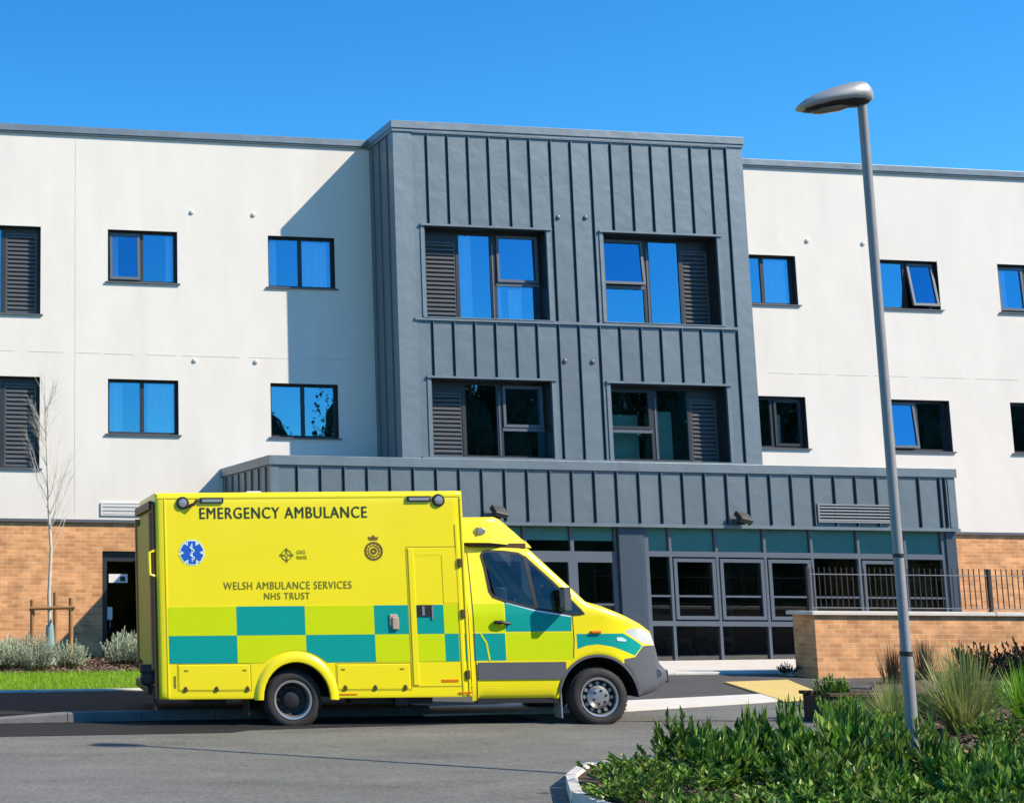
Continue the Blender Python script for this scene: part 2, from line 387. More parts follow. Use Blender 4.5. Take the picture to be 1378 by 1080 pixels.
LDIR = Vector((-1.836, 1.35, -1.93)).normalized()
sl = bpy.data.lights.new('sun', 'SUN'); sl.energy = 3.9; sl.angle = math.radians(.5); sl.color = (1, .87, .69)
sun = bpy.data.objects.new('sun', sl); COL.objects.link(sun); sun.location = (20, -20, 30)
sun.rotation_euler = LDIR.to_track_quat('-Z', 'Y').to_euler()
w = bpy.data.worlds.new('World'); SC.world = w; w.use_nodes = True
nt = w.node_tree; bg = nt.nodes['Background']
sky = N(nt, 'ShaderNodeTexSky', sky_type='NISHITA'); sky.sun_disc = False
sky.sun_elevation = math.asin(-LDIR.z); sky.sun_rotation = math.atan2(-LDIR.x, -LDIR.y)
sky.air_density = 1.0; sky.dust_density = 0.0; sky.ozone_density = 3.0
hs = N(nt, 'ShaderNodeHueSaturation'); hs.inputs['Saturation'].default_value = 1.35
hs.inputs['Value'].default_value = 1.0
nt.links.new(sky.outputs[0], hs.inputs['Color']); sm = N(nt, 'ShaderNodeMix', data_type='RGBA', blend_type='MULTIPLY'); sm.inputs[0].default_value = 1; sm.inputs[7].default_value = (.62, .98, 1.06, 1)
nt.links.new(hs.outputs[0], sm.inputs[6]); nt.links.new(sm.outputs[2], bg.inputs[0])
bg.inputs[1].default_value = .112
SC.view_settings.view_transform = 'Standard'; SC.view_settings.look = 'None'
SC.view_settings.exposure = .88; SC.view_settings.gamma = 1
SC.cycles.max_bounces = 8; SC.cycles.transparent_max_bounces = 12
SC.cycles.caustics_reflective = False; SC.cycles.caustics_refractive = False

# ------------------------------------------------------------------ ground
def gz(x, y):
    x = max(-30, min(30, x)); y = max(-45, min(-3.2, y))
    return .06 + .0153 * (x + 8.48) + .02 * (y + 12.07)
def sheet(name, poly, dz, mat, thick=0):
    b = MB(); n = len(poly)
    b.add([(x, y, gz(x, y) + dz) for x, y in poly], [list(range(n))])
    if thick:
        for i in range(n):
            p, q = poly[i], poly[(i + 1) % n]
            b.quad((*p, gz(*p) + dz), (*p, gz(*p) + dz - thick), (*q, gz(*q) + dz - thick), (*q, gz(*q) + dz))
    return structure(b.build(name, mat))
b = MB()
gx_ = [-400, -30, 30, 400]; gy_ = [-400, -45, -3.2, 400]
for i in range(3):
    for j in range(3):
        b.quad(*[(x, y, gz(x, y)) for x, y in ((gx_[i], gy_[j]), (gx_[i + 1], gy_[j]), (gx_[i + 1], gy_[j + 1]), (gx_[i], gy_[j + 1]))])
structure(b.build('road', M['asphalt']))
KF = -10.85                                                    # kerb face line
sheet('tarmac_patch', [(-24, -11.95), (-9.25, -12.2), (-9.0, -12.0), (-5.2, -11.7), (-5.2, KF), (-24, KF)], .004, M['asphalt_new'])
sheet('pavement_left', [(-30, KF + .13), (-6.4, KF + .13), (-6.0, -7.9), (-30, -7.9)], .10, M['asphalt_new'], .1)
sheet('pavement_right', [(-6.4, KF + .15), (-3.6, -10.5), (-.6, -9.6), (-1.9, -12.4), (2.4, -8.0), (3.4, -6.8), (3.4, -4.6), (-6.0, -5.3)], .012, M['asphalt_dark'])
sheet('paving_strip', [(-6.4, -10.95), (-3.6, -10.80), (-.85, -9.95), (-.25, -9.06), (-3.0, -9.72), (-6.4, -10.05)], .03, M['concrete'], .03)
sheet('concrete_apron', [(-6.2, -5.35), (1.9, -5.75), (1.9, -6.2), (8.0, -6.2), (8.0, -3.2), (-6.2, -3.2)], .05, M['concrete'], .05)
sheet('lawn', [(-30, -7.86), (-6.3, -7.86), (-6.3, -4.7), (-30, -4.9)], .11, M['lawn'], .1)
sheet('planting_bed_rear', [(-30, -4.9), (-6.3, -4.7), (-6.3, 0), (-30, 0)], .12, M['soil'], .1)
FB = [(-7.78, -17.5), (-7.38, -16.65), (-6.93, -16.05), (-6.2, -15.74), (-5.3, -15.5), (-4.2, -15.2), (-3.2, -14.5), (-2.5, -13.5), (-1.2, -11.9), (.4, -10.0), (1.75, -8.4), (3.2, -6.85), (10, -6.85), (8, -9), (3, -13.5), (0, -17), (-3, -21), (-8.2, -22), (-8.0, -19)]
sheet('planting_bed_front', FB, .10, M['soil'], .1)
def strip(name, pts, wd, dz, mat):
    b = MB(); vs = []
    for i, (x, y) in enumerate(pts):
        p, q = Vector(pts[max(0, i - 1)]), Vector(pts[min(len(pts) - 1, i + 1)]); t = (q - p).normalized(); w_ = wd * random.uniform(.6, 1.2) / 2
        for s_ in (-1, 1): X, Y = x - t.y * w_ * s_, y + t.x * w_ * s_; vs.append((X, Y, gz(X, Y) + dz))
    b.add(vs, [(2 * i, 2 * i + 1, 2 * i + 3, 2 * i + 2) for i in range(len(pts) - 1)])
    return structure(b.build(name, mat))
def wob(a, c, n=14, k=.03): return [(a[0] + (c[0] - a[0]) * i / n + random.uniform(-k, k), a[1] + (c[1] - a[1]) * i / n + random.uniform(-k, k)) for i in range(n + 1)]
strip('tar_joint', wob((-5.15, -11.75), (-1.9, -12.15)), .05, .006, M['asphalt_new'])
# tactile paving: one sheet with rows of studs
tq = [(-.98, -10.15), (-.02, -9.75), (1.16, -7.14), (-.04, -7.34)]
sheet('tactile_paving', tq, .035, M['tactile'], .02)
b = MB()
for i in range(16):
    for j in range(40):
        u, v = (i + .5) / 16, (j + .5) / 40
        x = (tq[0][0] * (1 - u) + tq[1][0] * u) * (1 - v) + (tq[3][0] * (1 - u) + tq[2][0] * u) * v
        y = (tq[0][1] * (1 - u) + tq[1][1] * u) * (1 - v) + (tq[3][1] * (1 - u) + tq[2][1] * u) * v
        z = gz(x, y) + .035
        b.add([(x - .014, y - .014, z + .005), (x + .014, y - .014, z + .005), (x + .014, y + .014, z + .005), (x - .014, y + .014, z + .005), (x - .02, y - .02, z), (x + .02, y - .02, z), (x + .02, y + .02, z), (x - .02, y + .02, z)],
              [(0, 1, 2, 3), (4, 5, 1, 0), (5, 6, 2, 1), (6, 7, 3, 2), (7, 4, 0, 3)])
structure(b.build('tactile_paving_studs', M['tactile']))
def kerb_run(name, pts, h, wdt, mat, step=.914, h_fn=None):
    b = MB(); pts = [Vector((x, y, 0)) for x, y in pts]
    for a, c in zip(pts, pts[1:]):
        L = (c - a).length; k = max(1, round(L / step)); t = (c - a) / L; nrm = Vector((-t.y, t.x, 0))
        for i in range(k):
            p = a + t * (L * i / k + .004); q = a + t * (L * (i + 1) / k - .004)
            vs = []
            for r in (p, q):
                hh = h_fn(r.x) if h_fn else h
                for o_, zz in ((0, -.1), (.004, hh - .02), (.02, hh), (wdt, hh), (wdt, -.1)):
                    s_ = r + nrm * o_; vs.append((s_.x, s_.y, gz(s_.x, s_.y) + zz))
            b.add(vs, [(0, 5, 6, 1), (1, 6, 7, 2), (2, 7, 8, 3), (3, 8, 9, 4), (0, 1, 2, 3, 4), (9, 8, 7, 6, 5)])
    return structure(b.build(name, mat))
kerb_run('kerb', [(-24, KF), (-6.3, KF)], .12, .125, M['kerb_shaded'], h_fn=lambda x: .12 if x > -11.1 else max(.03, .12 + (x + 11.1) * .07))
kerb_run('lawn_edging', [(-30, -7.95), (-6.0, -7.95)], .135, .06, M['kerb'])
kerb_run('bed_kerb', FB[17:18] + FB[0:10], .12, .10, M['kerb'], .5)
kerb_run('apron_edging', [(-6.2, -5.42), (1.9, -5.82)], .055, .06, M['kerb'])

# ------------------------------------------------------------------ building
bld = thing('hospital_building', 'three storey white rendered building with grey zinc bay, zinc entrance canopy and buff brick base', 'building')
ROOF = 10.97; BR = 3.02
P3 = (7.87, 8.96); P2 = (4.745, 5.86)
wing_l = [(-12.33, -9.76), (-8.37, -6.91), (-4.98, -3.54)]
wing_r = [(5.44, 6.89), (8.83, 10.28), (11.74, 13.19), (15.1, 16.56)]
holes_l = [(-12.33, -9.76, 7.14, 8.96), (-12.33, -9.76, 4.02, 5.86)] + [(a, c, *z) for a, c in wing_l[1:] for z in (P3, P2)]
holes_r = [(a, c, *z) for a, c in wing_r for z in (P3, P2)]
def joints(b, x0, x1):
    pass
wl = MB().slab(-22, -2.60, BR, ROOF - .05, 0, .32, holes_l).build('rendered_wall', M['render'], bld)
wr = MB().slab(4.75, 24, BR, ROOF - .05, 0, .32, holes_r).build('rendered_wall', M['render'], bld)
# bead at the storey joint and the movement joints of the render
b = MB()
xs = -22.
while xs < -2.9:
    L = random.uniform(.5, 1.3); b.box(xs, min(xs + L, -2.9), -.004, .02, 6.37 + random.uniform(-.004, .004), 6.384); xs += L + random.uniform(.02, .35)
b.box(-9.05, -9.035, -.003, .02, BR + .1, 6.36); b.box(-9.05, -9.035, -.003, .02, 6.40, ROOF - .1)
b.build('storey_joint', simple('joint_bead', (.62, .60, .56), .8), wl)
b = MB(); xs = 4.95
while xs < 24:
    L = random.uniform(.5, 1.3); b.box(xs, xs + L, -.004, .02, 6.36 + random.uniform(-.004, .004), 6.374); xs += L + random.uniform(.02, .35)
b.build('storey_joint', simple('joint_bead', (.62, .60, .56), .8), wr)
DOOR = (-8.48, -7.40, .2, 2.40)
MB().slab(-22, -5.9, -.4, BR - .06, .03, .35, [DOOR]).build('brick_wall', M['brick'], bld)
MB().slab(7.35, 24, -.4, BR - .06, .03, .35).build('brick_wall', M['brick'], bld)
b = MB().box(-22, -2.6, -.03, .3, BR - .06, BR - .002).box(7.3, 24, -.03, .3, BR - .06, BR - .002)
b.build('render_stop_flashing', M['sill'], bld)
def coping(x0, x1, y0, y1, z0, z1, name='roof_coping'):
    b = MB().box(x0, x1, y0, y1, z0 + .035, z1); b.box(x0 + .01, x1 - .01, y0 + .02, y1, z0, z0 + .033)
    return b.build(name, M['coping'], bld, bevel=.006)
coping(-22, -2.66, -.07, .45, ROOF - .05, ROOF + .125)
coping(4.8, 24, -.07, .45, ROOF - .05, ROOF + .125)
# interior: back wall, floors, roof deck
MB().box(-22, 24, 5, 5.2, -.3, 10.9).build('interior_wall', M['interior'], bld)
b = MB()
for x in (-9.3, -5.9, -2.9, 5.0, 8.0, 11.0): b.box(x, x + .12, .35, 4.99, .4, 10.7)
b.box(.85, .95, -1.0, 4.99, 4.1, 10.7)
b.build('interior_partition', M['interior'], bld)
b = MB()
for z in (3.45, 6.62, 10.70): b.box(-22, 24, .33, 5.19, z - .25, z)
b.box(-22, 24, .33, 5.19, -.2, .36)
b.build('floor_slab', M['slab'], bld)
MB().box(-22, 24, .34, 5.21, 10.72, 10.9).build('roof_deck', M['slab'], bld)

def curtain(x0, x1, z0, z1, y, parent, mat=None):
    b = MB(); n = max(6, int((x1 - x0) / .03)); vs = []
    for i in range(n + 1):
        x = x0 + (x1 - x0) * i / n; yy = y + .03 * math.sin(i * 1.35) + .012 * math.sin(i * .6)
        vs += [(x, yy, z0), (x, yy, z1)]
    b.add(vs, [(2 * i, 2 * i + 2, 2 * i + 3, 2 * i + 1) for i in range(n)])
    return b.build('curtain', mat or M['curtain'], parent, smooth=True, angle=180)

def louvre_panel(x0, x1, z0, z1, y, parent, pitch=.085, mat='louvre'):
    b = MB(); b.slab(x0, x1, z0, z1, y, y + .05, [(x0 + .03, x1 - .03, z0 + .03, z1 - .03)])
    n = int((z1 - z0 - .08) / pitch)
    for i in range(n):
        z = z0 + .05 + (z1 - z0 - .08) * (i + .5) / n
        b.add([(x0 + .03, y - .008, z - .016), (x1 - .03, y - .008, z - .016), (x1 - .03, y - .008, z + .014), (x0 + .03, y - .008, z + .014),
               (x0 + .03, y + .044, z + .058), (x1 - .03, y + .044, z + .058), (x0 + .03, y - .002, z - .014), (x1 - .03, y - .002, z - .014), (x1 - .03, y + .044, z + .048), (x0 + .03, y + .044, z + .048)],
              [(0, 1, 2, 3), (3, 2, 5, 4), (6, 9, 8, 7), (0, 6, 7, 1)])
    b.quad((x0 + .02, y + .048, z0 + .02), (x1 - .02, y + .048, z0 + .02), (x1 - .02, y + .048, z1 - .02), (x0 + .02, y + .048, z1 - .02))
    return b.build('louvre', M[mat], parent)

def sash(x0, x1, z0, z1, y, deg, parent, fr=.055):
    """top hung opening light swung outwards at the bottom by deg"""
    R_ = Matrix.Translation((0, y, z1)) @ Matrix.Rotation(-math.radians(deg), 4, 'X') @ Matrix.Translation((0, -y, -z1))
    b = MB().slab(x0, x1, z0, z1, y - .045, y + .01, [(x0 + fr, x1 - fr, z0 + fr, z1 - fr)])
    o = b.build('sash', M['frame_lt'] if deg else M['frame'], parent)
    g = MB().quad((x0 + fr - .01, y - .02, z0 + fr - .01), (x1 - fr + .01, y - .02, z0 + fr - .01), (x1 - fr + .01, y - .02, z1 - fr + .01), (x0 + fr - .01, y - .02, z1 - fr + .01))
    o.data.transform(R_)
    o2 = MB().add([R_ @ Vector(v) for v in g.v], [list(f) for f in g.f]).build('pane', M['glass'], parent)
    return o

def window(x0, x1, z0, z1, y, reveal, panes, parent=bld, lou=None, curt=(), sashes=(), fr=.06, glass='glass', sill=True, rev_mat='frame', solid=None):
    """panes: rectangles of fixed glass; frame is what remains around them"""
    yf = y + reveal
    hol = [p for p in panes] + [s_[:4] for s_ in sashes] + ([lou] if lou else [])
    f = MB().slab(x0, x1, z0, z1, yf, yf + .07, hol).build('window', M['frame'], parent)
    if panes:
        g = MB()
        for p in panes: g.quad((p[0], yf + .022, p[2]), (p[1], yf + .022, p[2]), (p[1], yf + .022, p[3]), (p[0], yf + .022, p[3]))
        g.build('pane', M[glass], f)
    for s_ in sashes: sash(s_[0] + .003, s_[1] - .003, s_[2] + .003, s_[3] - .003, yf + .02, s_[4], f)
    if lou: louvre_panel(*lou, yf + .012, f)
    if rev_mat:                                                  # dark lining of the reveal
        r_ = MB(); t = .012
        r_.box(x0, x0 + t, y + .01, yf - .001, z0, z1); r_.box(x1 - t, x1, y + .01, yf - .001, z0, z1); r_.box(x0 + t, x1 - t, y + .01, yf - .001, z1 - t, z1)
        r_.build('reveal', M[rev_mat], f)
    if sill:
        MB().box(x0 - .05, x1 + .05, y - .045, yf - .002, z0 - .028, z0 - .002).build('sill', M['sill'], f)
    for c in curt: curtain(c[0], c[1], c[2] if len(c) > 2 else z0 + .05, c[3] if len(c) > 3 else z1 - .06, yf + .13, f)
    return f

def two_light(x0, x1, z, ds=(0, 0), curt=(), flip=None):
    m = (x0 + x1) / 2; f = .055
    L = (x0 + f, m - .04, z[0] + f, z[1] - f); R = (m + .04, x1 - f, z[0] + f, z[1] - f)
    panes, sashes = [], []
    for p, d in ((L, ds[0]), (R, ds[1])):
        if d is None: panes.append(p)
        else: sashes.append((*p, d))
    return window(x0, x1, *z, 0, .12, panes, sashes=sashes, curt=curt)
two_light(*wing_l[1], P3, (3.5, None), curt=[(-8.30, -8.1), (-7.1, -6.98)])
two_light(*wing_l[1], P2, (None, None), curt=[(-8.30, -8.02), (-7.50, -6.98)])
two_light(*wing_l[2], P3, (None, None), curt=[(-4.9, -4.72), (-4.2, -3.65)])
two_light(*wing_l[2], P2, (None, None))
two_light(*wing_r[0], P3, (None, None), curt=[(6.3, 6.8)])
two_light(*wing_r[0], P2, (None, 0), curt=[(6.25, 6.45, 4.8, 5.5)])
two_light(*wing_r[1], P3, (None, 9), curt=[(8.9, 9.1)])
two_light(*wing_r[1], P2, (5, None))
two_light(*wing_r[2], P3, (2, None), curt=[(11.8, 12.1)])
two_light(*wing_r[2], P2, (None, None))
two_light(*wing_r[3], P3, (None, None)); two_light(*wing_r[3], P2, (None, None))
for z0, z1 in ((7.14, 8.96), (4.02, 5.86)):
    window(-12.33, -9.76, z0, z1, 0, .16, [(-12.27, -11.3, z0 + .06, z1 - .06), (-11.2, -10.55, z0 + .06, z1 - .06)], lou=(-10.45, -9.82, z0 + .05, z1 - .12), curt=[(-10.8, -10.56)])

# wall vents (round), wall louvre, rear door
def vent(x, y, z, mat):
    b = MB(); b.lathe([(0, -.03), (.035, -.03), (.045, -.022), (.05, 0), (.05, .01)], 14, Matrix.Translation((x, y, z)))
    return b.build('wall_vent', mat, bld, smooth=True)
for x, z in ((-6.60, 9.39), (-5.28, 9.39), (-6.57, 6.28), (-5.28, 6.29), (7.20, 9.31), (8.53, 9.30)): vent(x, 0, z, M['concrete'])
b = MB(); b.slab(-8.52, -7.2, 3.10, 3.36, -.03, .0, [(-8.49, -7.23, 3.12, 3.34)])
for i in range(3): b.box(-8.49, -7.23, -.028, -.006, 3.13 + i * .075, 3.18 + i * .075)
b.build('wall_louvre', M['louvre_lt'], bld)
d = MB().slab(DOOR[0], DOOR[1], DOOR[2], DOOR[3], .12, .19, [(-8.37, -7.52, .42, 2.2)]).build('rear_door', M['frame'], bld)
MB().quad((-8.37, .15, .42), (-7.52, .15, .42), (-7.52, .15, 2.2), (-8.37, .15, 2.2)).build('pane', glass_mat('door_glass', .012, (.45, .55, .52)), d)
MB().box(-8.33, -7.95, .13, .135, 1.78, 1.95).build('notice', M['white'], d)
MB().box(-8.10, -8.0, .124, .129, 1.81, 1.90).build('notice_mark', M['black'], d)
MB().box(-8.36, -8.26, .13, .135, 1.05, 1.3).build('notice', M['white'], d)
MB().tube([(-8.32, .10, .9), (-8.32, .05, .9), (-8.32, .05, 1.05), (-8.32, .10, 1.05)], .012, 6).build('handle', M['galv'], d)

# ------- zinc bay (upper two storeys)
TY = -1.35; TX0, TX1, TZ0, TZ1 = -2.73, 4.87, 3.95, 10.93
W_TL3 = (-2.13, .45, 7.09, 8.95); W_TR3 = (1.70, 4.18, 7.10, 8.96); W_TL2 = (-2.09, .42, 4.30, 5.85); W_TR2 = (1.69, 4.19, 4.29, 5.84)
tw = [W_TL3, W_TR3, W_TL2, W_TR2]
bay = MB().slab(TX0, TX1, TZ0, TZ1, TY, TY + .2, tw)
bay.box(TX0, TX0 + .2, TY + .2, .31, TZ0, TZ1).box(TX1 - .2, TX1, TY + .2, .31, TZ0, TZ1)
bay.box(TX0 + .2, TX1 - .2, TY + .2, .31, TZ1 - .2, TZ1 - .02)
bay = bay.build('zinc_bay', M['zinc'], bld)
SEAM_SHADE = MB()
def seam(b, x, z0, z1, y, wd=.012, pr=.038):
    b.box(x - wd / 2, x + wd / 2, y - pr, y + .002, z0, z1)
    SEAM_SHADE.box(x - wd / 2 - .034, x - wd / 2, y - .004, y + .001, z0, z1)  # flat black strip left of the seam stands in for its shadow
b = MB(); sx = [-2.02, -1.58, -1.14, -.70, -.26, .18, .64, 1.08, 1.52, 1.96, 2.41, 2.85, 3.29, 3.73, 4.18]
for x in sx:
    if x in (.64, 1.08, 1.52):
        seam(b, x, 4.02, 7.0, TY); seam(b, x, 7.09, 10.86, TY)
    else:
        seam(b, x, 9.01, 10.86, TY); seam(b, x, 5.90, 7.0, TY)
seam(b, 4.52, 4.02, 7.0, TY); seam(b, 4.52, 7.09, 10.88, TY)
for y in (-1.02, -.60, -.22):
    b.box(TX0 - .03, TX0 + .002, y - .007, y + .007, TZ0, TZ1 - .05); b.box(TX1 - .002, TX1 + .03, y - .007, y + .007, TZ0, TZ1 - .05)
b.build('standing_seam', M['zinc'], bay); SEAM_SHADE.build('seam_shade_strip', M['black'], bay); SEAM_SHADE = MB()
b = MB()
b.box(TX0 - .012, -2.35, TY - .012, TY + .002, TZ0, TZ1 - .03); b.box(4.53, TX1 + .012, TY - .012, TY + .002, TZ0, TZ1 - .03)
b.box(-2.34, 4.52, TY - .035, TY + .002, 10.885, 10.90)
b.box(TX0 - .014, TX0 + .002, TY - .011, TY + .22, TZ0, TZ1 - .03)
b.build('corner_trim', M['zinc_trim'], bay)
b = MB().box(-2.40, 4.51, TY - .045, TY + .002, 7.015, 7.065)
for (x0, x1, z0, z1), e in zip(tw, (0, 0, 1, 1)):
    b.box(x0 - .10, x1 + .12, TY - .05, TY + .002, z1 + .005, z1 + .045)                       # lintel drip
    for xa in (x0 - .09, x1 + .012): b.box(xa, xa + .07, TY - .018, TY + .002, z0 - .02, z1 + .004)
    if not e: b.box(x0 - .09, x1 + .082, TY - .055, TY + .19, z0 - .022, z0 - .003)
b.box(-2.34, 4.52, TY - .05, TY + .19, 4.24, 4.285)
b.build('window_flashing', M['zinc_trim'], bay)
b = MB().box(TX0 - .06, TX1 + .05, TY - .06, .4, TZ1 + .035, TZ1 + .19); b.box(TX0 - .045, TX1 + .035, TY - .04, .4, TZ1 - .03, TZ1 + .033)
b.build('bay_coping', M['coping'], bld, bevel=.006)
for x, z in ((.74, 9.24), (1.33, 9.26), (.74, 6.27), (1.33, 6.27)): vent(x, TY, z, M['louvre'])
RV = .3
def bay_window(r, lou, fixed, op, zt, deg, curt, blocks=()):
    x0, x1, z0, z1 = r
    ops = (op[0], op[1], zt + .035, z1 - .07, deg); low = (op[0], op[1], z0 + .06, zt - .035)
    f = window(x0, x1, z0, z1, TY, RV, [(fixed[0], fixed[1], z0 + .06, z1 - .07), low], lou=(lou[0], lou[1], z0 + .03, z1 - .24), sashes=[ops], curt=curt, sill=False)
    MB().box(op[0] - .02, op[1] + .02, TY + RV - .012, TY + RV - .001, zt - .04, zt + .03).build('transom', M['frame_lt'], f)
    MB().box(*sorted((fixed[0] - .07, fixed[0] - .035)) if fixed[0] > op[0] else (fixed[1] + .03, fixed[1] + .06), TY + RV - .012, TY + RV - .001, z0 + .05, z1 - .25).build('mullion', M['frame_lt'], f)
    for q, nm, lb in blocks: tag(MB().box(*q).build(nm, M['teal_int'], bevel=.01), lb, nm)
    return f
bay_window(W_TL3, (-2.10, -1.36), (-1.29, -.62), (-.49, .40), 7.87, 1, [(-1.27, -.98), (-.47, -.34), (-.2, .1, 7.15, 7.8)])
bay_window(W_TR3, (3.57, 4.14), (2.85, 3.50), (1.75, 2.70), 7.90, 5, [(1.76, 1.95)])
bay_window(W_TL2, (-2.06, -1.34), (-1.26, -.60), (-.48, .37), 4.90, .3, [])
bay_window(W_TR2, (3.57, 4.14), (2.85, 3.50), (1.75, 2.70), 4.92, 0, [],
           blocks=[((2.0, 2.66, -.62, -.30, 4.02, 5.30), 'cupboard', 'wide pale green cupboard seen inside the lower right window of the zinc bay'), ((2.98, 3.38, -.66, -.30, 4.02, 5.38), 'wardrobe', 'narrow pale green wardrobe seen inside the lower right window of the zinc bay')])

# ------- entrance canopy with glazed front
CY = -3.3; CX0, CX1, CZ0, CZ1 = -6.01, 7.5, 2.90, 4.0
cn = MB().box(CX0, CX1, CY, -.002, CZ0 + .01, CZ1).build('zinc_canopy', M['zinc'], bld)
b = MB()
k = -14
while True:
    x = .18 + .438 * k; k += 1
    if x > 7.25: break
    if x < CX0 + .2: continue
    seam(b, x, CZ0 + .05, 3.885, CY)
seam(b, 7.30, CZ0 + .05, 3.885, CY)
for y in (-3.0, -2.55, -2.1, -1.66, -1.2, -.75, -.3):
    b.box(CX0 - .03, CX0 + .002, y - .007, y + .007, CZ0 + .05, 3.885); b.box(CX1 - .002, CX1 + .03, y - .007, y + .007, CZ0 + .05, 3.885)
b.build('standing_seam', M['zinc'], cn); SEAM_SHADE.build('seam_shade_strip', M['black'], cn)
b = MB().box(CX0 - .05, CX1 + .04, CY - .045, -.003, 3.905, 4.075)
b.build('canopy_fascia', M['zinc_trim'], cn, bevel=.005)
b = MB().box(CX0 - .02, CX1 + .02, CY - .05, CY + .12, CZ0 - .025, CZ0 + .03)
b.box(7.36, CX1 + .012, CY - .012, CY + .002, CZ0 + .04, 3.9); b.box(CX0 - .012, CX0 + .14, CY - .012, CY + .002, CZ0 + .04, 3.9)
b.build('canopy_drip', M['zinc_trim'], cn)
b = MB(); b.slab(4.60, 6.12, 3.01, 3.36, CY - .055, CY - .001, [(4.63, 6.09, 3.04, 3.33)])
for i in range(5):
    z = 3.05 + i * .058
    b.add([(4.63, CY - .06, z), (6.09, CY - .06, z), (6.09, CY - .01, z + .045), (4.63, CY - .01, z + .045)], [(0, 1, 2, 3)])
b.build('canopy_louvre', M['louvre_gr'], cn)
# flood lights on the canopy
for x, z in ((3.01, 3.02), (-1.78, 3.06)):
    b = MB(); Mx = Matrix.Translation((x, CY - .16, z + .05)) @ Matrix.Rotation(math.radians(-50), 4, 'X') @ Matrix.Rotation(math.radians(14), 4, 'Z')
    b.box(-.14, .14, -.05, .05, -.12, .12, M=Mx); b.box(-.03, .03, -.03, .17, -.03, .03, M=Matrix.Translation((x, CY - .16, z - .05)))
    b.build('floodlight', M['black'], cn, bevel=.02)
# glazed screen
GY = -3.22; KX = 26.127 / 26.047
gx = lambda x: -14 + (x + 14) * KX
gzz = lambda z: 1.7 + (z - 1.7) * KX
Z_B, Z_LO0, Z_LO1, Z_M0, Z_M1, Z_C0, Z_C1 = .37, .44, 1.07, 1.16, 2.34, 2.44, 2.90
mull = [1.155, 1.61, 2.53, 3.50, 4.45, 5.41, 6.37, 7.16]
mull = [gx(m_) for m_ in mull]
holes = []; t = .026
for a, c in zip(mull, mull[1:]):
    for z0, z1 in ((Z_LO0, Z_LO1), (Z_M0, Z_M1), (Z_C0, Z_C1)): holes.append((a + t, c - t, z0, z1))
scr = MB().slab(mull[0] - .05, mull[-1] + .05, Z_B - .2, Z_C1 + .02, GY, GY + .1, holes).build('glazed_screen', M['frame_lt'], bld)
g = MB()
for h in holes: g.quad((h[0], GY + .045, h[2]), (h[1], GY + .045, h[2]), (h[1], GY + .045, h[3]), (h[0], GY + .045, h[3]))
g.build('pane', M['glass_gf'], scr)
b = MB()
for i, h in enumerate([h for h in holes if h[2] == Z_M0]):
    b.box(h[0], h[1], GY + .01, GY + .09, 1.60, 1.635)
    if i in (1, 2, 3, 5): b.slab(h[0] + .02, h[1] - .02, h[2] + .03, h[3] - .03, GY - .012, GY + .03, [(h[0] + .085, h[1] - .085, h[2] + .095, h[3] - .095)])
b.build('casement', M['frame_lt'], scr)
b = MB()
for a, c in zip(mull, mull[1:]): b.box(a + .06, c - .03, GY + .075, GY + .08, 2.44, 2.89)
b.build('blind', M['blind'], scr)
MB().box(gx(.59), gx(1.15) - .06, GY - .03, GY + .2, .2, 2.88).build('entrance_pier', M['pier'], bld)
MB().box(gx(7.16) + .055, gx(7.42), GY - .03, GY + .2, .2, 2.88).build('entrance_pier', M['pier'], bld)
# entrance doors, carrying on behind the ambulance
ml = [gx(v) for v in (-5.9, -4.95, -4.0, -3.06, -2.13, -1.21, -.29, .58)]
hd, hc = [], []
for a, c in zip(ml, ml[1:]):
    hd.append((a + .09, c - .09, .55, 2.22)); hc.append((a + .035, c - .035, 2.42, 2.88))
ent = MB().slab(ml[0] - .1, ml[-1] - .002, Z_B - .2, 2.92, GY + .05, GY + .13, hd + hc).build('entrance_screen', M['frame_lt'], bld)
g = MB()
for h in hd + hc: g.quad((h[0], GY + .085, h[2]), (h[1], GY + .085, h[2]), (h[1], GY + .085, h[3]), (h[0], GY + .085, h[3]))
g.build('pane', M['glass_gf'], ent)
b = MB()
for h in hd: b.box(h[0], h[1], GY + .055, GY + .12, 1.44, 1.47)
b.build('door_rail', M['frame_lt'], ent)
b = MB()
for h in hc: b.box(h[0], h[1], GY + .13, GY + .135, 2.62, 2.89)
b.build('blind', M['blind'], ent)
MB().box(CX0, CX0 + .15, CY + .02, 0, .1, 2.9).box(CX1 - .15, CX1, CY + .1, 0, .1, 2.9).build('side_wall', M['brick'], bld)
# sparse furniture inside the day room
for x, y, hgt in ((2.2, -2.2, .8), (3.3, -1.8, .85), (5.6, -2.0, .8), (6.4, -1.6, .9)):
    b = MB().box(x - .25, x + .25, y - .25, y + .25, .75, .82).box(x - .25, x + .25, y + .2, y + .25, .8, 1.25)
    for sx_ in (-.22, .22):
        for sy_ in (-.22, .22): b.box(x + sx_ - .02, x + sx_ + .02, y + sy_ - .02, y + sy_ + .02, .36, .76)
    tag(b.build('chair', M['dark_wood']), 'dark wooden chair standing inside the glazed day room', 'chair', 'chairs inside the day room')
# wall light on the right brickwork
b = MB(); b.lathe([(0, -.14), (.11, -.13), (.13, -.05), (.1, 0), (.1, .03)], 14, Matrix.Translation((7.72, 0, 2.32))); b.box(7.60, 7.84, -.14, .02, 2.38, 2.42)
b.build('wall_light', M['black'], bld, smooth=True)

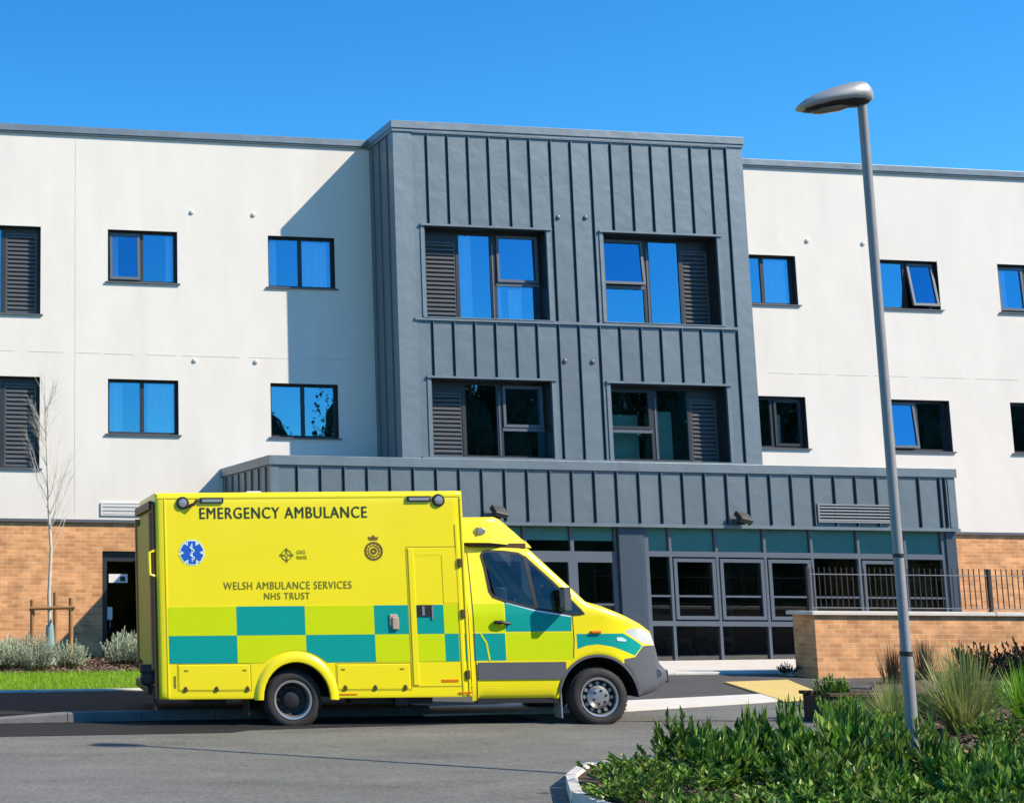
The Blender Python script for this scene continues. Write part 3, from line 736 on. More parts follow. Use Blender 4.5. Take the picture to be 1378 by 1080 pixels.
# ------------------------------------------------------------------ ambulance
amb = thing('ambulance', 'bright yellow box-bodied ambulance with green and lime checker band parked side-on', 'ambulance', (-8.37385, -11.72719, .03216))
amb.rotation_euler = (0, -.01665904, -.12); amb.scale = (1.002, 1, 1.014)
WD = 2.10; YC = WD / 2
def make_skin(outline, yfun, regions, step=.05, r=.05, extra=()):
    """near-side sheet of a body: outline and region loops in (x,z); returns {region: (verts, tris)}; regions in priority order"""
    ol = resample(outline, step)
    pts = []; edges = []
    def loop(L):
        o = len(pts)
        for p in L: pts.append(Vector(p))
        for i in range(len(L)): edges.append((o + i, o + (i + 1) % len(L)))
    loop(ol)
    for nm, poly in regions:
        loop(resample(poly, step))
    n = len(ol)
    area = sum(ol[i][0] * ol[(i + 1) % n][1] - ol[(i + 1) % n][0] * ol[i][1] for i in range(n)); sg = 1 if area > 0 else -1
    for i in range(n):
        a, c = ol[i - 1], ol[(i + 1) % n]; tx, tz = c[0] - a[0], c[1] - a[1]; L = math.hypot(tx, tz) or 1
        for d in (.12 * r, .4 * r, r):
            p = (ol[i][0] - sg * tz / L * d, ol[i][1] + sg * tx / L * d)
            if inside(p, outline): pts.append(Vector(p))
    x0 = min(p[0] for p in outline); x1 = max(p[0] for p in outline); z0 = min(p[1] for p in outline); z1 = max(p[1] for p in outline)
    x = x0 + step
    while x < x1:
        z = z0 + step
        while z < z1:
            if inside((x, z), outline) and min(seg_dist((x, z), ol[i], ol[(i + 1) % n]) for i in range(0, n)) > r * 1.3: pts.append(Vector((x, z)))
            z += step
        x += step
    vs, es, fs, _, _, _ = delaunay_2d_cdt(pts, edges, [], 0, 1e-5)
    V3 = []
    for v in vs:
        d = min(seg_dist((v.x, v.y), ol[i], ol[(i + 1) % n]) for i in range(n))
        V3.append((v.x, yfun(v.x, v.y, d), v.y))
    out = {}
    for f in fs:
        c = (sum(vs[i].x for i in f) / 3, sum(vs[i].y for i in f) / 3)
        if not inside(c, outline): continue
        nm = 'paint'
        for rn, poly in regions:
            if inside(c, poly): nm = rn; break
        out.setdefault(nm, []).append(tuple(f))
    return V3, out
def skin_obj(name, V3, tris, mats, parent, yc=YC, both=True, dy=0, midx=None):
    used = sorted({i for f in tris for i in f}); mp = {i: k for k, i in enumerate(used)}
    b = MB()
    va = [(V3[i][0], V3[i][1] + dy, V3[i][2]) for i in used]
    ff = [(mp[f[0]], mp[f[1]], mp[f[2]]) for f in tris]
    b.add(va, [tuple(f) for f in ff])
    if midx: b.m = list(midx)
    ob = b.build(name, mats, parent, smooth=True, angle=50)
    if both:
        c = MB().add([(x, 2 * yc - y, z) for x, y, z in va], [(f[2], f[1], f[0]) for f in ff])
        if midx: c.m = list(midx)
        c.build(name, mats, parent, smooth=True, angle=50)
    return ob

# -- box body
X0, X1, ZB, ZT = -1.59, 2.165, .36, 2.79
arc_in = [(.06 + .40 * math.cos(PI * k / 16), .36 + .42 * math.sin(PI * k / 16)) for k in range(17)]
box_out = [(X0, ZB), (X0, ZT), (X1, ZT), (X1, ZB)] + arc_in
rr = .05
ybox = lambda x, z, d: rr - math.sqrt(max(0, rr * rr - max(0, rr - dbox(x, z)) ** 2))
def dbox(x, z): return min(x - X0, X1 - x, ZT - z, max(0, z - ZB) + .03)
V3, T = make_skin(box_out, ybox, [], .12, .05)
box = skin_obj('box_body', V3, T['paint'], M['yellow'], amb)
b = MB()
b.quad((X0, rr, ZB), (X0, WD - rr, ZB), (X0, WD - rr, ZT), (X0, rr, ZT)); b.f[-1].reverse()
b.quad((X1, rr, ZB), (X1, WD - rr, ZB), (X1, WD - rr, ZT), (X1, rr, ZT))
b.quad((X0, rr, ZT), (X1, rr, ZT), (X1, WD - rr, ZT), (X0, WD - rr, ZT))
b.build('box_shell', M['yellow'], box)
MB().box(X0 + .1, -.42, .1, WD - .1, ZB + .02, ZB + .06).box(.56, X1, .1, WD - .1, ZB + .02, ZB + .06).build('floor_pan', M['black'], box)
# trims: roof rail, rear corner strip, front corner strip
b = MB().box(X0 + .02, X1 - .02, -.006, .03, ZT - .075, ZT - .045); b.box(X0 + .105, X0 + .125, -.006, .02, ZB + .02, ZT - .08)
b.box(X1 - .045, X1 - .02, -.010, .02, ZB + .02, ZT - .08); b.box(X1 - .12, X1 - .085, -.008, .02, ZB + .02, ZT - .4)
b.build('edge_trim', M['yellow'], box, bevel=.004)
# checker band
b = MB()
r1 = [(-1.46, -.64, 1), (-.64, .185, 0), (.185, 1.02, 1), (1.02, 1.435, 0), (1.535, 1.86, 0), (1.86, 2.03, 1)]
r2c = [(-1.46, -.64, 0), (-.64, .19, 1), (.19, 1.02, 0), (1.02, 1.43, 1), (1.53, 1.86, 1), (1.86, 2.03, 0), (2.105, 2.14, 0)]
def band(b, x0, x1, z0, z1, m, y=-.0035):
    if x0 < .62 and x1 > -.52 and z0 < 1.0:                      # trimmed round the wheel arch
        n = 24; top = []; bot = []
        for i in range(n + 1):
            x = x0 + (x1 - x0) * i / n; q = 1 - ((x - .055) / .55) ** 2
            zl = max(z0, .36 + .56 * math.sqrt(q)) if q > 0 else z0
            bot.append((x, y, min(zl, z1))); top.append((x, y, z1))
        for i in range(n): b.quad(bot[i], bot[i + 1], top[i + 1], top[i], m)
    else: b.box(x0, x1, y, .001, z0, z1, m)
for x0, x1, m in r1: band(b, x0 + .0005, x1 - .0005, 1.0965, 1.435, m)
for x0, x1, m in r2c: band(b, x0 + .0005, x1 - .0005, .775, 1.0955, m)
b.build('checker_marking', [M['green'], M['lime']], box)
# side door, lockers
def panel(name, x0, x1, z0, z1, pr, mat, parent, bev=.008):
    return MB().box(x0, x1, -pr, .004, z0, z1).build(name, mat, parent, bevel=bev)
def gap(b, x0, x1, z0, z1, w_=.008, y=-.0015):
    b.box(x0, x1, y, .002, z0 - w_, z0); b.box(x0, x1, y, .002, z1, z1 + w_); b.box(x0 - w_, x0, y, .002, z0, z1); b.box(x1, x1 + w_, y, .002, z0, z1)
sh = simple('yellow_gasket', (.36, .28, .008), .7)
b = MB(); gap(b, -1.36, -.49, .455, .765); gap(b, .54, 1.43, .45, .755); gap(b, 1.445, 2.07, .49, 2.115, .011)
b.build('panel_gap', sh, box)
sd = panel('side_door', 1.46, 1.53, .50, 2.105, .009, M['yellow'], box)
MB().box(1.53, 2.06, -.003, .003, 2.02, 2.105).box(1.87, 2.06, -.004, .003, 1.45, 2.02).build('door_frame', M['yellow'], sd)
MB().box(1.55, 1.72, -.012, .004, 1.30, 1.435).build('handle_recess', M['black'], sd)
b = MB().box(1.715, 1.735, -.018, -.010, 1.27, 1.44).box(1.60, 1.63, -.017, -.010, 1.31, 1.42); b.build('handle', M['lens'], sd)
b = MB()
for x, z in ((2.09, 1.93), (2.1, 1.33), (2.12, .62)): b.box(x - .03, x + .02, -.028, .004, z - .05, z + .05)
b.build('hinge', M['brown'], sd, bevel=.008)
lk = panel('locker_door', -1.35, -.50, .465, .755, .005, M['yellow'], box); lk2 = panel('locker_door', .55, 1.42, .46, .745, .005, M['yellow'], box)
for L_, xsx, xl in ((lk, (-1.27, -.90, -.53), (-1.26, -.56)), (lk2, (.64, 1.0, 1.36), (.62, 1.33))):
    b = MB()
    for x in xsx: b.box(x - .022, x + .022, -.018, -.003, .452, .49); b.box(x - .011, x + .011, -.022, -.003, .486, .51)
    b.build('hinge', M['brown'], L_, bevel=.006)
    b = MB()
    for x in xl: b.box(x - .022, x + .022, -.010, -.004, .685, .70)
    b.build('lock', M['text_soft'], L_)
b = MB().box(-1.41, -1.385, -.004, .002, .49, .63); b.build('side_label', M['text_soft'], box)
b = MB().box(1.80, 2.0, -.005, .002, .535, .565).box(.56, .78, -.005, .002, .395, .412).box(2.0, 2.16, -.012, .002, .40, .42); b.build('marker_label', M['orange'], box)
# intercom style latch plate
b = MB().box(1.20, 1.30, -.02, .003, 1.19, 1.33).box(1.23, 1.31, -.035, .003, 1.15, 1.30); b.build('socket_cover', simple('beige_plastic', (.45, .34, .25), .5), box, bevel=.02)
# scene lights
for x, z in ((-1.255, 2.665), (1.865, 2.675)):
    b = MB().lathe([(0, -.03), (.042, -.03), (.05, -.027), (.052, -.022)], 20, Matrix.Translation((x, 0, z)), 1); b.lathe([(.052, -.024), (.07, -.022), (.078, -.010), (.078, .005)], 20, Matrix.Translation((x, 0, z)), 0)
    b.build('scene_light', [M['black'], M['lens']], box, smooth=True)
b = MB().tube([(-1.2, -.02, 2.62), (-1.12, -.05, 2.65), (-1.08, -.05, 2.70)], .02, 8); b.build('lamp_bracket', M['brown'], box, smooth=True)
for x0, x1 in ((-1.045, -.76), (1.48, 1.77)):
    b = MB().box(x0, x1, -.024, .004, 2.662, 2.726, 0); b.box(x0 + .022, x1 - .022, -.030, -.023, 2.672, 2.708, 1); b.build('warning_lamp', [M['black'], M['lens']], box, bevel=.008)
# lettering
def text_mesh(name, txt, x0, x1, z0, z1, mat, parent, y=-.004, bold=0):
    cu = bpy.data.curves.new(name, 'FONT'); cu.body = txt; cu.extrude = .0008; cu.resolution_u = 4; cu.space_character = 1.12
    tmp = bpy.data.objects.new(name, cu); COL.objects.link(tmp)
    me = bpy.data.meshes.new_from_object(tmp.evaluated_get(bpy.context.evaluated_depsgraph_get()))
    bpy.data.objects.remove(tmp)
    xs_ = [v.co.x for v in me.vertices]; ys_ = [v.co.y for v in me.vertices]
    a0, a1, c0, c1 = min(xs_), max(xs_), min(ys_), max(ys_)
    for v in me.vertices:
        px, py, pz = v.co
        v.co = (x0 + (px - a0) / (a1 - a0) * (x1 - x0), y - pz, z0 + (py - c0) / (c1 - c0) * (z1 - z0))
    if bold:                                                     # heavier strokes: the same glyphs once more, a hair to the side
        bm = bmesh.new(); bm.from_mesh(me); g_ = bmesh.ops.duplicate(bm, geom=bm.verts[:] + bm.edges[:] + bm.faces[:])
        for v in g_['geom']:
            if isinstance(v, bmesh.types.BMVert): v.co.x += bold; v.co.y -= .0004
        bm.to_mesh(me); bm.free()
    me.materials.clear(); me.materials.append(mat)
    ob = bpy.data.objects.new(name, me); COL.objects.link(ob); ob.parent = parent
    return ob
text_mesh('lettering', 'EMERGENCY AMBULANCE', -1.05, .985, 2.475, 2.61, M['text'], box, bold=.004)
text_mesh('lettering', 'WELSH AMBULANCE SERVICES', -.785, .765, 1.635, 1.725, M['text_soft'], box, bold=0)
text_mesh('lettering', 'NHS TRUST', -.295, .255, 1.515, 1.595, M['text_soft'], box, bold=0)
text_mesh('lettering', 'GIG\nNHS', .115, .235, 1.985, 2.095, M['text_soft'], box)
# star of life
b = MB()
for a in (0, 60, 120):
    for m, L_, w_, y in ((0, .15, .062, -.004), (1, .135, .045, -.006)):
        Mx = Matrix.Translation((-1.155, y, 2.075)) @ Matrix.Rotation(math.radians(a + 0), 4, 'Y')
        b.add([Mx @ Vector(v) for v in ((-w_, -a * 1e-6, -L_), (w_, -a * 1e-6, -L_), (w_, -a * 1e-6, L_), (-w_, -a * 1e-6, L_))], [(0, 1, 2, 3)], m)
b.box(-1.161, -1.149, -.0075, -.0065, 1.965, 2.185, 0)
b.tube([(-1.155 + .028 * math.sin(k * .9), -.0075, 1.985 + k * .0125) for k in range(15)], .006, 5, 0)
b.build('star_emblem', [M['star_white'], M['blue']], box)
def ring(b, x, z, r0, r1, m=0, n=28, y=-.004):
    o = [(x + r * math.cos(2 * PI * k / n), y, z + r * math.sin(2 * PI * k / n)) for r in (r0, r1) for k in range(n)]
    b.add(o, [(k, (k + 1) % n, n + (k + 1) % n, n + k) for k in range(n)], m)
b = MB(); ring(b, -.01, 2.035, .055, .066)
for a in range(4):
    Mx = Matrix.Translation((-.01, -.004, 2.035)) @ Matrix.Rotation(a * PI / 2, 4, 'Y')
    b.add([Mx @ Vector(v) for v in ((-.006, 0, .02), (.006, 0, .02), (.014, 0, .078), (0, 0, .09), (-.014, 0, .078))], [(0, 1, 2, 3, 4)])
ring(b, -.01, 2.035, .016, .024); b.build('cross_emblem', M['text_soft'], box)
b = MB(); ring(b, 1.05, 2.075, .088, .112); ring(b, 1.05, 2.075, .058, .070); ring(b, 1.05, 2.075, .014, .040)
for k in range(12):
    a = k * PI / 6; ring(b, 1.05 + .079 * math.cos(a), 2.075 + .079 * math.sin(a), .0, .007, n=6)
b.add([(1.0, -.004, 2.205), (1.1, -.004, 2.205), (1.115, -.004, 2.255), (1.085, -.004, 2.235), (1.05, -.004, 2.27), (1.015, -.004, 2.235), (.985, -.004, 2.255)], [(0, 1, 2, 3, 4, 5, 6)])
b.build('crest_emblem', simple('crest_gold', (.16, .085, .012), .5), box)
# rear wheel arch flare
b = MB(); prof = [(0, .002), (.012, -.028), (.06, -.034), (.10, -.022), (.13, .002)]; n = 28; vs = []
for k in range(n + 1):
    a = -.03 + (PI + .06) * k / n
    for d_, y in prof:
        vs.append((.055 + (.395 + d_ * .85) * math.cos(a), y, .36 + (.415 + d_ * 1.0) * math.sin(a)))
m_ = len(prof)
b.add(vs, [(k * m_ + j, k * m_ + j + 1, (k + 1) * m_ + j + 1, (k + 1) * m_ + j) for k in range(n) for j in range(m_ - 1)])
b.build('wheel_arch', M['yellow'], box, smooth=True, angle=60)
b = MB()
for k in range(16):
    a0, a1 = PI * k / 16, PI * (k + 1) / 16
    p = [(.06 + .40 * math.cos(a), .36 + .42 * math.sin(a)) for a in (a0, a1)]
    b.quad((p[0][0], .012, p[0][1]), (p[1][0], .012, p[1][1]), (p[1][0], .75, p[1][1]), (p[0][0], .75, p[0][1]))
b.quad((-.36, .75, .2), (.48, .75, .2), (.48, .75, .82), (-.36, .75, .82)); b.build('wheel_housing', M['black'], box)

# -- cab
cab_out = [(2.17, .31), (2.17, 2.17), (2.55, 2.155), (2.80, 2.135), (2.95, 2.095), (3.28, 1.775), (3.61, 1.455), (3.80, 1.40), (4.07, 1.285), (4.25, 1.185), (4.355, 1.095),
           (4.40, .95), (4.425, .80), (4.44, .72), (4.515, .62), (4.525, .49), (4.46, .44), (4.37, .38), (4.17, .325)]
cab_arch = [(3.70 + .47 * math.cos(a), .335 + .475 * math.sin(a)) for a in [PI * k / 18 for k in range(19)]]
cab_out = cab_out + cab_arch + [(3.22, .31)]
rc = .075
KA = lambda x: .19 + .055 * x
def true_x(pts, yf):
    out = []
    for xa, z in pts:
        x = xa
        for _ in range(25): x = xa + KA(x) * yf(x, z, .2)
        out.append((x, z))
    return out
def ycab(x, z, d):
    y = .03
    if z > 1.30: y += .17 * ((z - 1.30) / .85) ** 1.25
    if x > 3.75: y += .42 * ((x - 3.75) / .95) ** 2.2
    if z < .55: y += .03 * ((.55 - z) / .25) ** 2
    dd = d if not (2.17 <= x < 2.25 or math.hypot(x - 3.70, z - .335) < .56) else max(d, rc if x < 2.25 else d * 3)
    if dd < rc: y += rc - math.sqrt(max(0, rc * rc - (rc - dd) ** 2))
    return y
win = [(2.35, 2.02), (2.375, 2.055), (2.43, 2.068), (2.62, 2.06), (2.80, 2.035), (2.885, 1.985), (3.20, 1.69), (3.555, 1.315), (3.43, 1.308), (2.98, 1.38), (2.61, 1.475), (2.47, 1.525), (2.43, 1.59), (2.39, 1.85)]
hl = [(4.03, 1.10), (4.10, 1.135), (4.24, 1.13), (4.33, 1.07), (4.405, .925), (4.25, .955), (4.14, 1.025)]
bump = [(4.02, .78), (4.14, .80), (4.24, .925), (4.30, .93), (4.7, .90), (4.7, .1), (4.0, .1)]
clad = [(2.24, .555), (3.30, .555), (3.30, .755), (2.24, .755)]
g1 = [(2.60, 1.11), (3.395, 1.11), (3.405, 1.31), (2.98, 1.375), (2.60, 1.47)]
g2 = [(2.20, .775), (2.59, .775), (2.59, 1.095), (2.20, 1.095)]
l1 = [(2.20, 1.11), (2.59, 1.11), (2.59, 1.44), (2.20, 1.44)]
l2 = [(2.60, .775), (3.41, .775), (3.41, 1.095), (2.60, 1.095)]
g3 = [(3.45, 1.08), (4.015, 1.08), (4.13, 1.01), (4.235, .93), (4.14, .815), (4.02, .87), (3.88, .925), (3.70, .955), (3.56, .94), (3.45, .90)]
cab_out = [cab_out[0], cab_out[1]] + true_x(cab_out[2:19], ycab) + cab_out[19:]
win, hl, clad, g1, g2, l1, l2, g3 = [true_x(q, ycab) for q in (win, hl, clad, g1, g2, l1, l2, g3)]
bump = [(4.03, .78)] + true_x([(4.14, .80), (4.24, .925), (4.30, .93)], ycab) + [(5.2, .92), (5.2, .1), (4.0, .1)]
regs = [('window', win), ('headlight', hl), ('bumper', bump), ('clad', clad), ('g1', g1), ('g2', g2), ('l1', l1), ('l2', l2), ('g3', g3)]
V3, T = make_skin(cab_out, ycab, regs, .045, rc)
tri = []; mi = []
for nm, k_ in (('paint', 0), ('g1', 1), ('g2', 1), ('g3', 1), ('l1', 2), ('l2', 2)):
    tri += T[nm]; mi += [k_] * len(T[nm])
cab = skin_obj('cab_body', V3, tri, [M['yellow'], M['green'], M['lime']], amb, midx=mi)
skin_obj('side_window', V3, T['window'], M['cab_glass'], cab)
skin_obj('headlight', V3, T['headlight'], simple('headlamp_lens', (.66, .68, .70), .12, .2, coat=.8), cab)
bp_ = skin_obj('bumper', V3, T['bumper'], M['grey_pl'], cab)
skin_obj('sill_cladding', V3, T['clad'], M['grey_pl'], cab, dy=-.012)
# strips across the cab: roof, windscreen, hood, front
def cross(name, pts, mat, parent, crown=.015, fwdc=0.0, n=10):
    b = MB(); vs = []
    for x, z in pts:
        y0 = ycab(x, z, 0)
        for j in range(n + 1):
            t_ = -1 + 2 * j / n; vs.append((x - fwdc * t_ * t_, YC + (YC - y0) * t_, z + crown * (1 - t_ * t_) - crown))
    b.add(vs, [(i * (n + 1) + j, i * (n + 1) + j + 1, (i + 1) * (n + 1) + j + 1, (i + 1) * (n + 1) + j) for i in range(len(pts) - 1) for j in range(n)])
    return b.build(name, mat, parent, smooth=True, angle=60)
cross('cab_roof', resample(cab_out[1:5], .08, False), M['yellow'], cab, 0)
cross('windscreen', resample(cab_out[4:7], .08, False), M['cab_glass'], cab, 0)
cross('hood', resample(cab_out[6:11], .08, False), M['yellow'], cab, 0)
cross('grille', resample(cab_out[10:13], .05, False), M['black'], cab, 0)
cross('front_bumper', resample(cab_out[12:19], .05, False), M['grey_pl'], cab, 0)
# A pillar in pale reflective trim, window rubber and divider bar
def strip3(name, pts, wd, mat, parent, pr=.006):
    b = MB(); pts = resample(pts, .05, False); vs = []
    for i, p in enumerate(pts):
        a, c = pts[max(0, i - 1)], pts[min(len(pts) - 1, i + 1)]; tx, tz = c[0] - a[0], c[1] - a[1]; L_ = math.hypot(tx, tz) or 1
        for s_ in (-.5, .5):
            x, z = p[0] - tz / L_ * wd * s_, p[1] + tx / L_ * wd * s_
            y = ycab(x, z, .2) - pr; vs += [(x, y, z), (x, y + pr + .004, z)]
    n_ = len(pts)
    b.add(vs, [q for i in range(n_ - 1) for q in ((4 * i, 4 * i + 4, 4 * i + 6, 4 * i + 2), (4 * i, 4 * i + 1, 4 * i + 5, 4 * i + 4), (4 * i + 2, 4 * i + 6, 4 * i + 7, 4 * i + 3))])
    ob = b.build(name, mat, parent)
    for f in ob.data.polygons: pass
    bm = bmesh.new(); bm.from_mesh(ob.data); bmesh.ops.recalc_face_normals(bm, faces=bm.faces); bm.to_mesh(ob.data); bm.free()
    return ob
strip3('window_rubber', win + [win[0]], .03, M['black'], cab, .005)
strip3('window_divider', true_x([(2.875, 2.0), (2.90, 1.86), (2.985, 1.38)], ycab), .045, M['black'], cab, .008)
strip3('door_seam', [(3.425, 1.29), (3.43, 1.0), (3.41, .80)], .012, M['brown'], cab, .001)
strip3('door_seam', [(2.235, 2.05), (2.225, 1.4), (2.23, .33)], .014, M['brown'], cab, .001)
strip3('door_seam', [(2.30, 1.10), (2.37, .98), (2.40, .77)], .022, M['lime'], cab, .003)
strip3('door_seam', [(2.24, .565), (3.22, .565)], .012, M['black'], cab, .001)
strip3('body_crease', true_x([(2.62, 1.455), (2.98, 1.355), (3.40, 1.285)], ycab), .018, M['star_white'], cab, .002)
strip3('arch_lip', [(3.70 + .485 * math.cos(a), .335 + .49 * math.sin(a)) for a in [PI * (.06 + .9 * k / 20) for k in range(21)]], .03, M['grey_pl'], cab, .014)
b = MB()
for k in range(18):
    p = cab_arch[k], cab_arch[k + 1]
    b.quad((p[0][0], .05, p[0][1]), (p[1][0], .05, p[1][1]), (p[1][0], .8, p[1][1]), (p[0][0], .8, p[0][1]))
b.quad((3.2, .78, .2), (4.2, .78, .2), (4.2, .78, .85), (3.2, .78, .85)); b.build('wheel_housing', M['black'], cab)
# door handle, badge, indicator, fog lamp, step
b = MB().tube([(2.47, .012, 1.225), (2.53, -.012, 1.225), (2.60, -.012, 1.215), (2.66, .012, 1.21)], .02, 8); b.box(2.53, 2.57, .0, .04, 1.20, 1.245)
b.build('door_handle', M['black'], cab, smooth=True)
MB().box(3.63, 3.76, ycab(3.7, 1.1, .2) - .03, ycab(3.7, 1.1, .2) + .02, 1.082, 1.118).build('indicator', M['orange'], cab, bevel=.012)
b = MB(); yb = ycab(4.0, 1.0, .2)
b.add([(3.95, ycab(3.95, 1, .2) - .006, 1.035), (3.95, ycab(3.95, 1, .2) - .006, .995), (4.06, ycab(4.06, 1, .2) - .006, .985), (4.08, ycab(4.08, 1, .2) - .006, 1.0), (4.02, ycab(4.02, 1, .2) - .006, 1.035)], [(0, 1, 2, 3, 4)])
b.build('wing_badge', M['star_white'], cab)
b = MB().lathe([(0, 0), (.05, 0), (.055, .02)], 16, Matrix.Translation((4.52, ycab(4.52, .6, .2) - .01, .60)) @ Matrix.Rotation(math.radians(-25), 4, 'Z')); b.build('fog_lamp', M['lens'], cab, smooth=True)
MB().box(4.66, 4.75, .5, 1.6, .47, .63).build('bumper_guard', M['black'], cab, bevel=.02)
# mirror
b = MB().box(3.27, 3.35, -.17, -.02, 1.36, 1.63, 0); b.box(3.28, 3.33, -.03, .12, 1.345, 1.40, 0); b.box(3.352, 3.356, -.15, -.04, 1.48, 1.60, 0)
b.build('wing_mirror', [M['grey_pl']], cab, bevel=.03)
MB().box(3.263, 3.269, -.155, -.035, 1.40, 1.60).build('mirror_glass', M['steel'], cab)
b = MB().box(3.24, 3.36, WD + .02, WD + .22, 1.36, 1.63); b.box(3.30, 3.36, WD - .1, WD + .03, 1.345, 1.40); b.build('wing_mirror', M['grey_pl'], cab, bevel=.03)
# interior
b = MB()
for y in (.28, 1.2):
    b.box(2.50, 2.98, y, y + .5, .85, 1.0); Mx = Matrix.Translation((2.52, y, 1.0)) @ Matrix.Rotation(math.radians(-12), 4, 'Y'); b.box(-.06, .09, 0, .5, -.05, .62, M=Mx); b.box(-.05, .06, .12, .38, .62, .84, M=Mx)
b.build('cab_seat', simple('seat_fabric', (.03, .032, .038), .85), cab, bevel=.03)
b = MB().box(3.3, 3.78, .16, WD - .16, .8, 1.30); b.build('dashboard', M['grey_pl'], cab, bevel=.05)
b = MB().tube([(3.17 + .10 * math.sin(2 * PI * k / 24), WD - .5 + .19 * math.cos(2 * PI * k / 24), 1.38 + .16 * math.sin(2 * PI * k / 24)) for k in range(25)], .016, 6); b.build('steering_wheel', M['black'], cab)
MB().quad((2.2, .1, .4), (2.2, WD - .1, .4), (2.2, WD - .15, 2.15), (2.2, .15, 2.15)).box(2.2, 3.2, .12, WD - .12, .42, .5).build('bulkhead', M['grey_pl'], cab)
b = MB().tube([(2.56, .26, 1.95), (2.75, .24, 1.62), (2.86, .25, 1.50)], .022, 6); b.build('seat_belt', M['louvre_gr'], cab)

# -- fairing over the cab
fo0 = [(2.13, 2.17), (2.13, 2.475), (2.545, 2.48), (2.60, 2.455), (2.94, 2.145), (2.965, 2.105), (2.80, 2.14), (2.5, 2.165)]
fy = lambda x, z, d: .10 + .05 * max(0, (z - 2.15) / .3) + (.22 * max(0, (x - 2.45) / .5) ** 1.6) + (.05 - math.sqrt(max(0, .0025 - max(0, .05 - (d if x > 2.17 and z > 2.19 else .05)) ** 2)))
fo = fo0[:2] + true_x(fo0[2:6], lambda x, z, d: fy(x, z, .2)) + fo0[6:]
V3, T = make_skin(fo, fy, [], .06, .05)
fa = skin_obj('roof_fairing', V3, T['paint'], M['yellow'], amb)
b = MB(); tp = resample(fo[1:6], .07, False)
for p, q in zip(tp, tp[1:]):
    ya, yb = fy(*p, 0), fy(*q, 0); b.quad((p[0], ya, p[1]), (q[0], yb, q[1]), (q[0], WD - yb, q[1]), (p[0], WD - ya, p[1]))
b.build('fairing_top', M['yellow'], fa, smooth=True, angle=60)
b = MB().box(2.14, 2.97, .2, WD - .2, 2.10, 2.16); b.build('fairing_base', M['brown'], fa)
b = MB().lathe([(0, -.02), (.05, -.018), (.062, 0), (.062, .03)], 18, Matrix.Translation((2.39, fy(2.39, 2.3, .2), 2.305)) @ Matrix.Diagonal((1.25, 1, .8, 1)), 1)
b.box(2.35, 2.37, fy(2.39, 2.3, .2) - .024, fy(2.39, 2.3, .2), 2.26, 2.35, 0); b.build('side_lamp', [M['text_soft'], M['lens']], fa, smooth=True)
# roof items
MB().box(-.42, -.24, .3, .6, ZT, ZT + .03).build('roof_vent', M['white'], box, bevel=.01)

# -- wheels
def wheel(x, y, z, rear):
    wb = thing_part = None
    Mx = Matrix.Translation((x, y, z))
    ty = MB().lathe([(.215, .20), (.235, .0), (.255, -.012), (.30, -.010), (.325, .005), (.342, .03), (.347, .06), (.347, .17), (.335, .20), (.24, .21), (.215, .20)], 44, Mx)
    for k in range(44):                                          # tread blocks
        a = 2 * PI * k / 44
        for q in (0, 1):
            R_ = Mx @ Matrix.Rotation(a + q * .07, 4, 'Y'); ty.box(-.018, .018, .035 + q * .075, .095 + q * .075, .340, .3525, M=R_)
    ty = ty.build('wheel', M['tyre'], amb, smooth=True, angle=45)
    if rear:
        rm = MB().lathe([(.232, .0), (.226, -.008), (.205, -.004), (.198, .02), (.19, .09), (.17, .11)], 40, Mx, 0)
        rm.lathe([(.19, .09), (.165, .115), (.11, .12), (.10, .06), (.065, .045), (.0, .045)], 40, Mx, 1)
        for k in range(6):
            a = 2 * PI * k / 6 + .2; rm.lathe([(.0, .095), (.017, .095), (.017, .13)], 8, Matrix.Translation((x + .085 * math.cos(a), y, z + .085 * math.sin(a))), 1)
        for k in range(10):
            a = 2 * PI * k / 10; rm.lathe([(.0, .108), (.02, .108), (.022, .116)], 10, Matrix.Translation((x + .145 * math.cos(a), y, z + .145 * math.sin(a))), 2)
        rm.build('rim', [M['steel'], M['dark_steel'], M['black']], ty, smooth=True)
    else:
        rm = MB().lathe([(.232, .0), (.226, -.008), (.205, -.004), (.198, .03)], 40, Mx, 0); rm.lathe([(.198, .03), (.18, .06), (.145, .055), (.135, .03)], 40, Mx, 1); rm.lathe([(.135, .03), (.11, .005), (.098, -.015), (.06, -.022), (.0, -.022)], 40, Mx, 0)
        for k in range(12):
            a = 2 * PI * k / 12; rm.lathe([(.0, .030), (.022, .030), (.026, .060)], 10, Matrix.Translation((x + .163 * math.cos(a), y + .002, z + .163 * math.sin(a))), 0)
        for k in range(6):
            a = 2 * PI * k / 6 + .3; rm.lathe([(.0, -.028), (.016, -.028), (.018, .02)], 6, Matrix.Translation((x + .078 * math.cos(a), y, z + .078 * math.sin(a))), 1)
        rm.build('rim', [M['steel'], M['dark_steel'], M['black']], ty, smooth=True)
    return ty
RW = .338
wheel(.015, .055, RW, True); wheel(3.70, .06, RW, False)
for x, rr_ in ((.015, 1), (3.70, 0)):
    b = MB().lathe([(.0, -.01), (.235, -.01), (.30, -.012), (.342, .01), (.347, .04), (.347, .17), (.30, .2), (0, .2)], 36, Matrix.Translation((x, WD - .26, RW))); b.build('wheel', M['tyre'], amb, smooth=True)
b = MB().lathe([(.2, -.0), (.30, -.012), (.342, .01), (.347, .04), (.347, .17), (.30, .2), (.2, .2)], 36, Matrix.Translation((.015, .29, RW))); b.build('wheel', M['tyre'], amb, smooth=True)
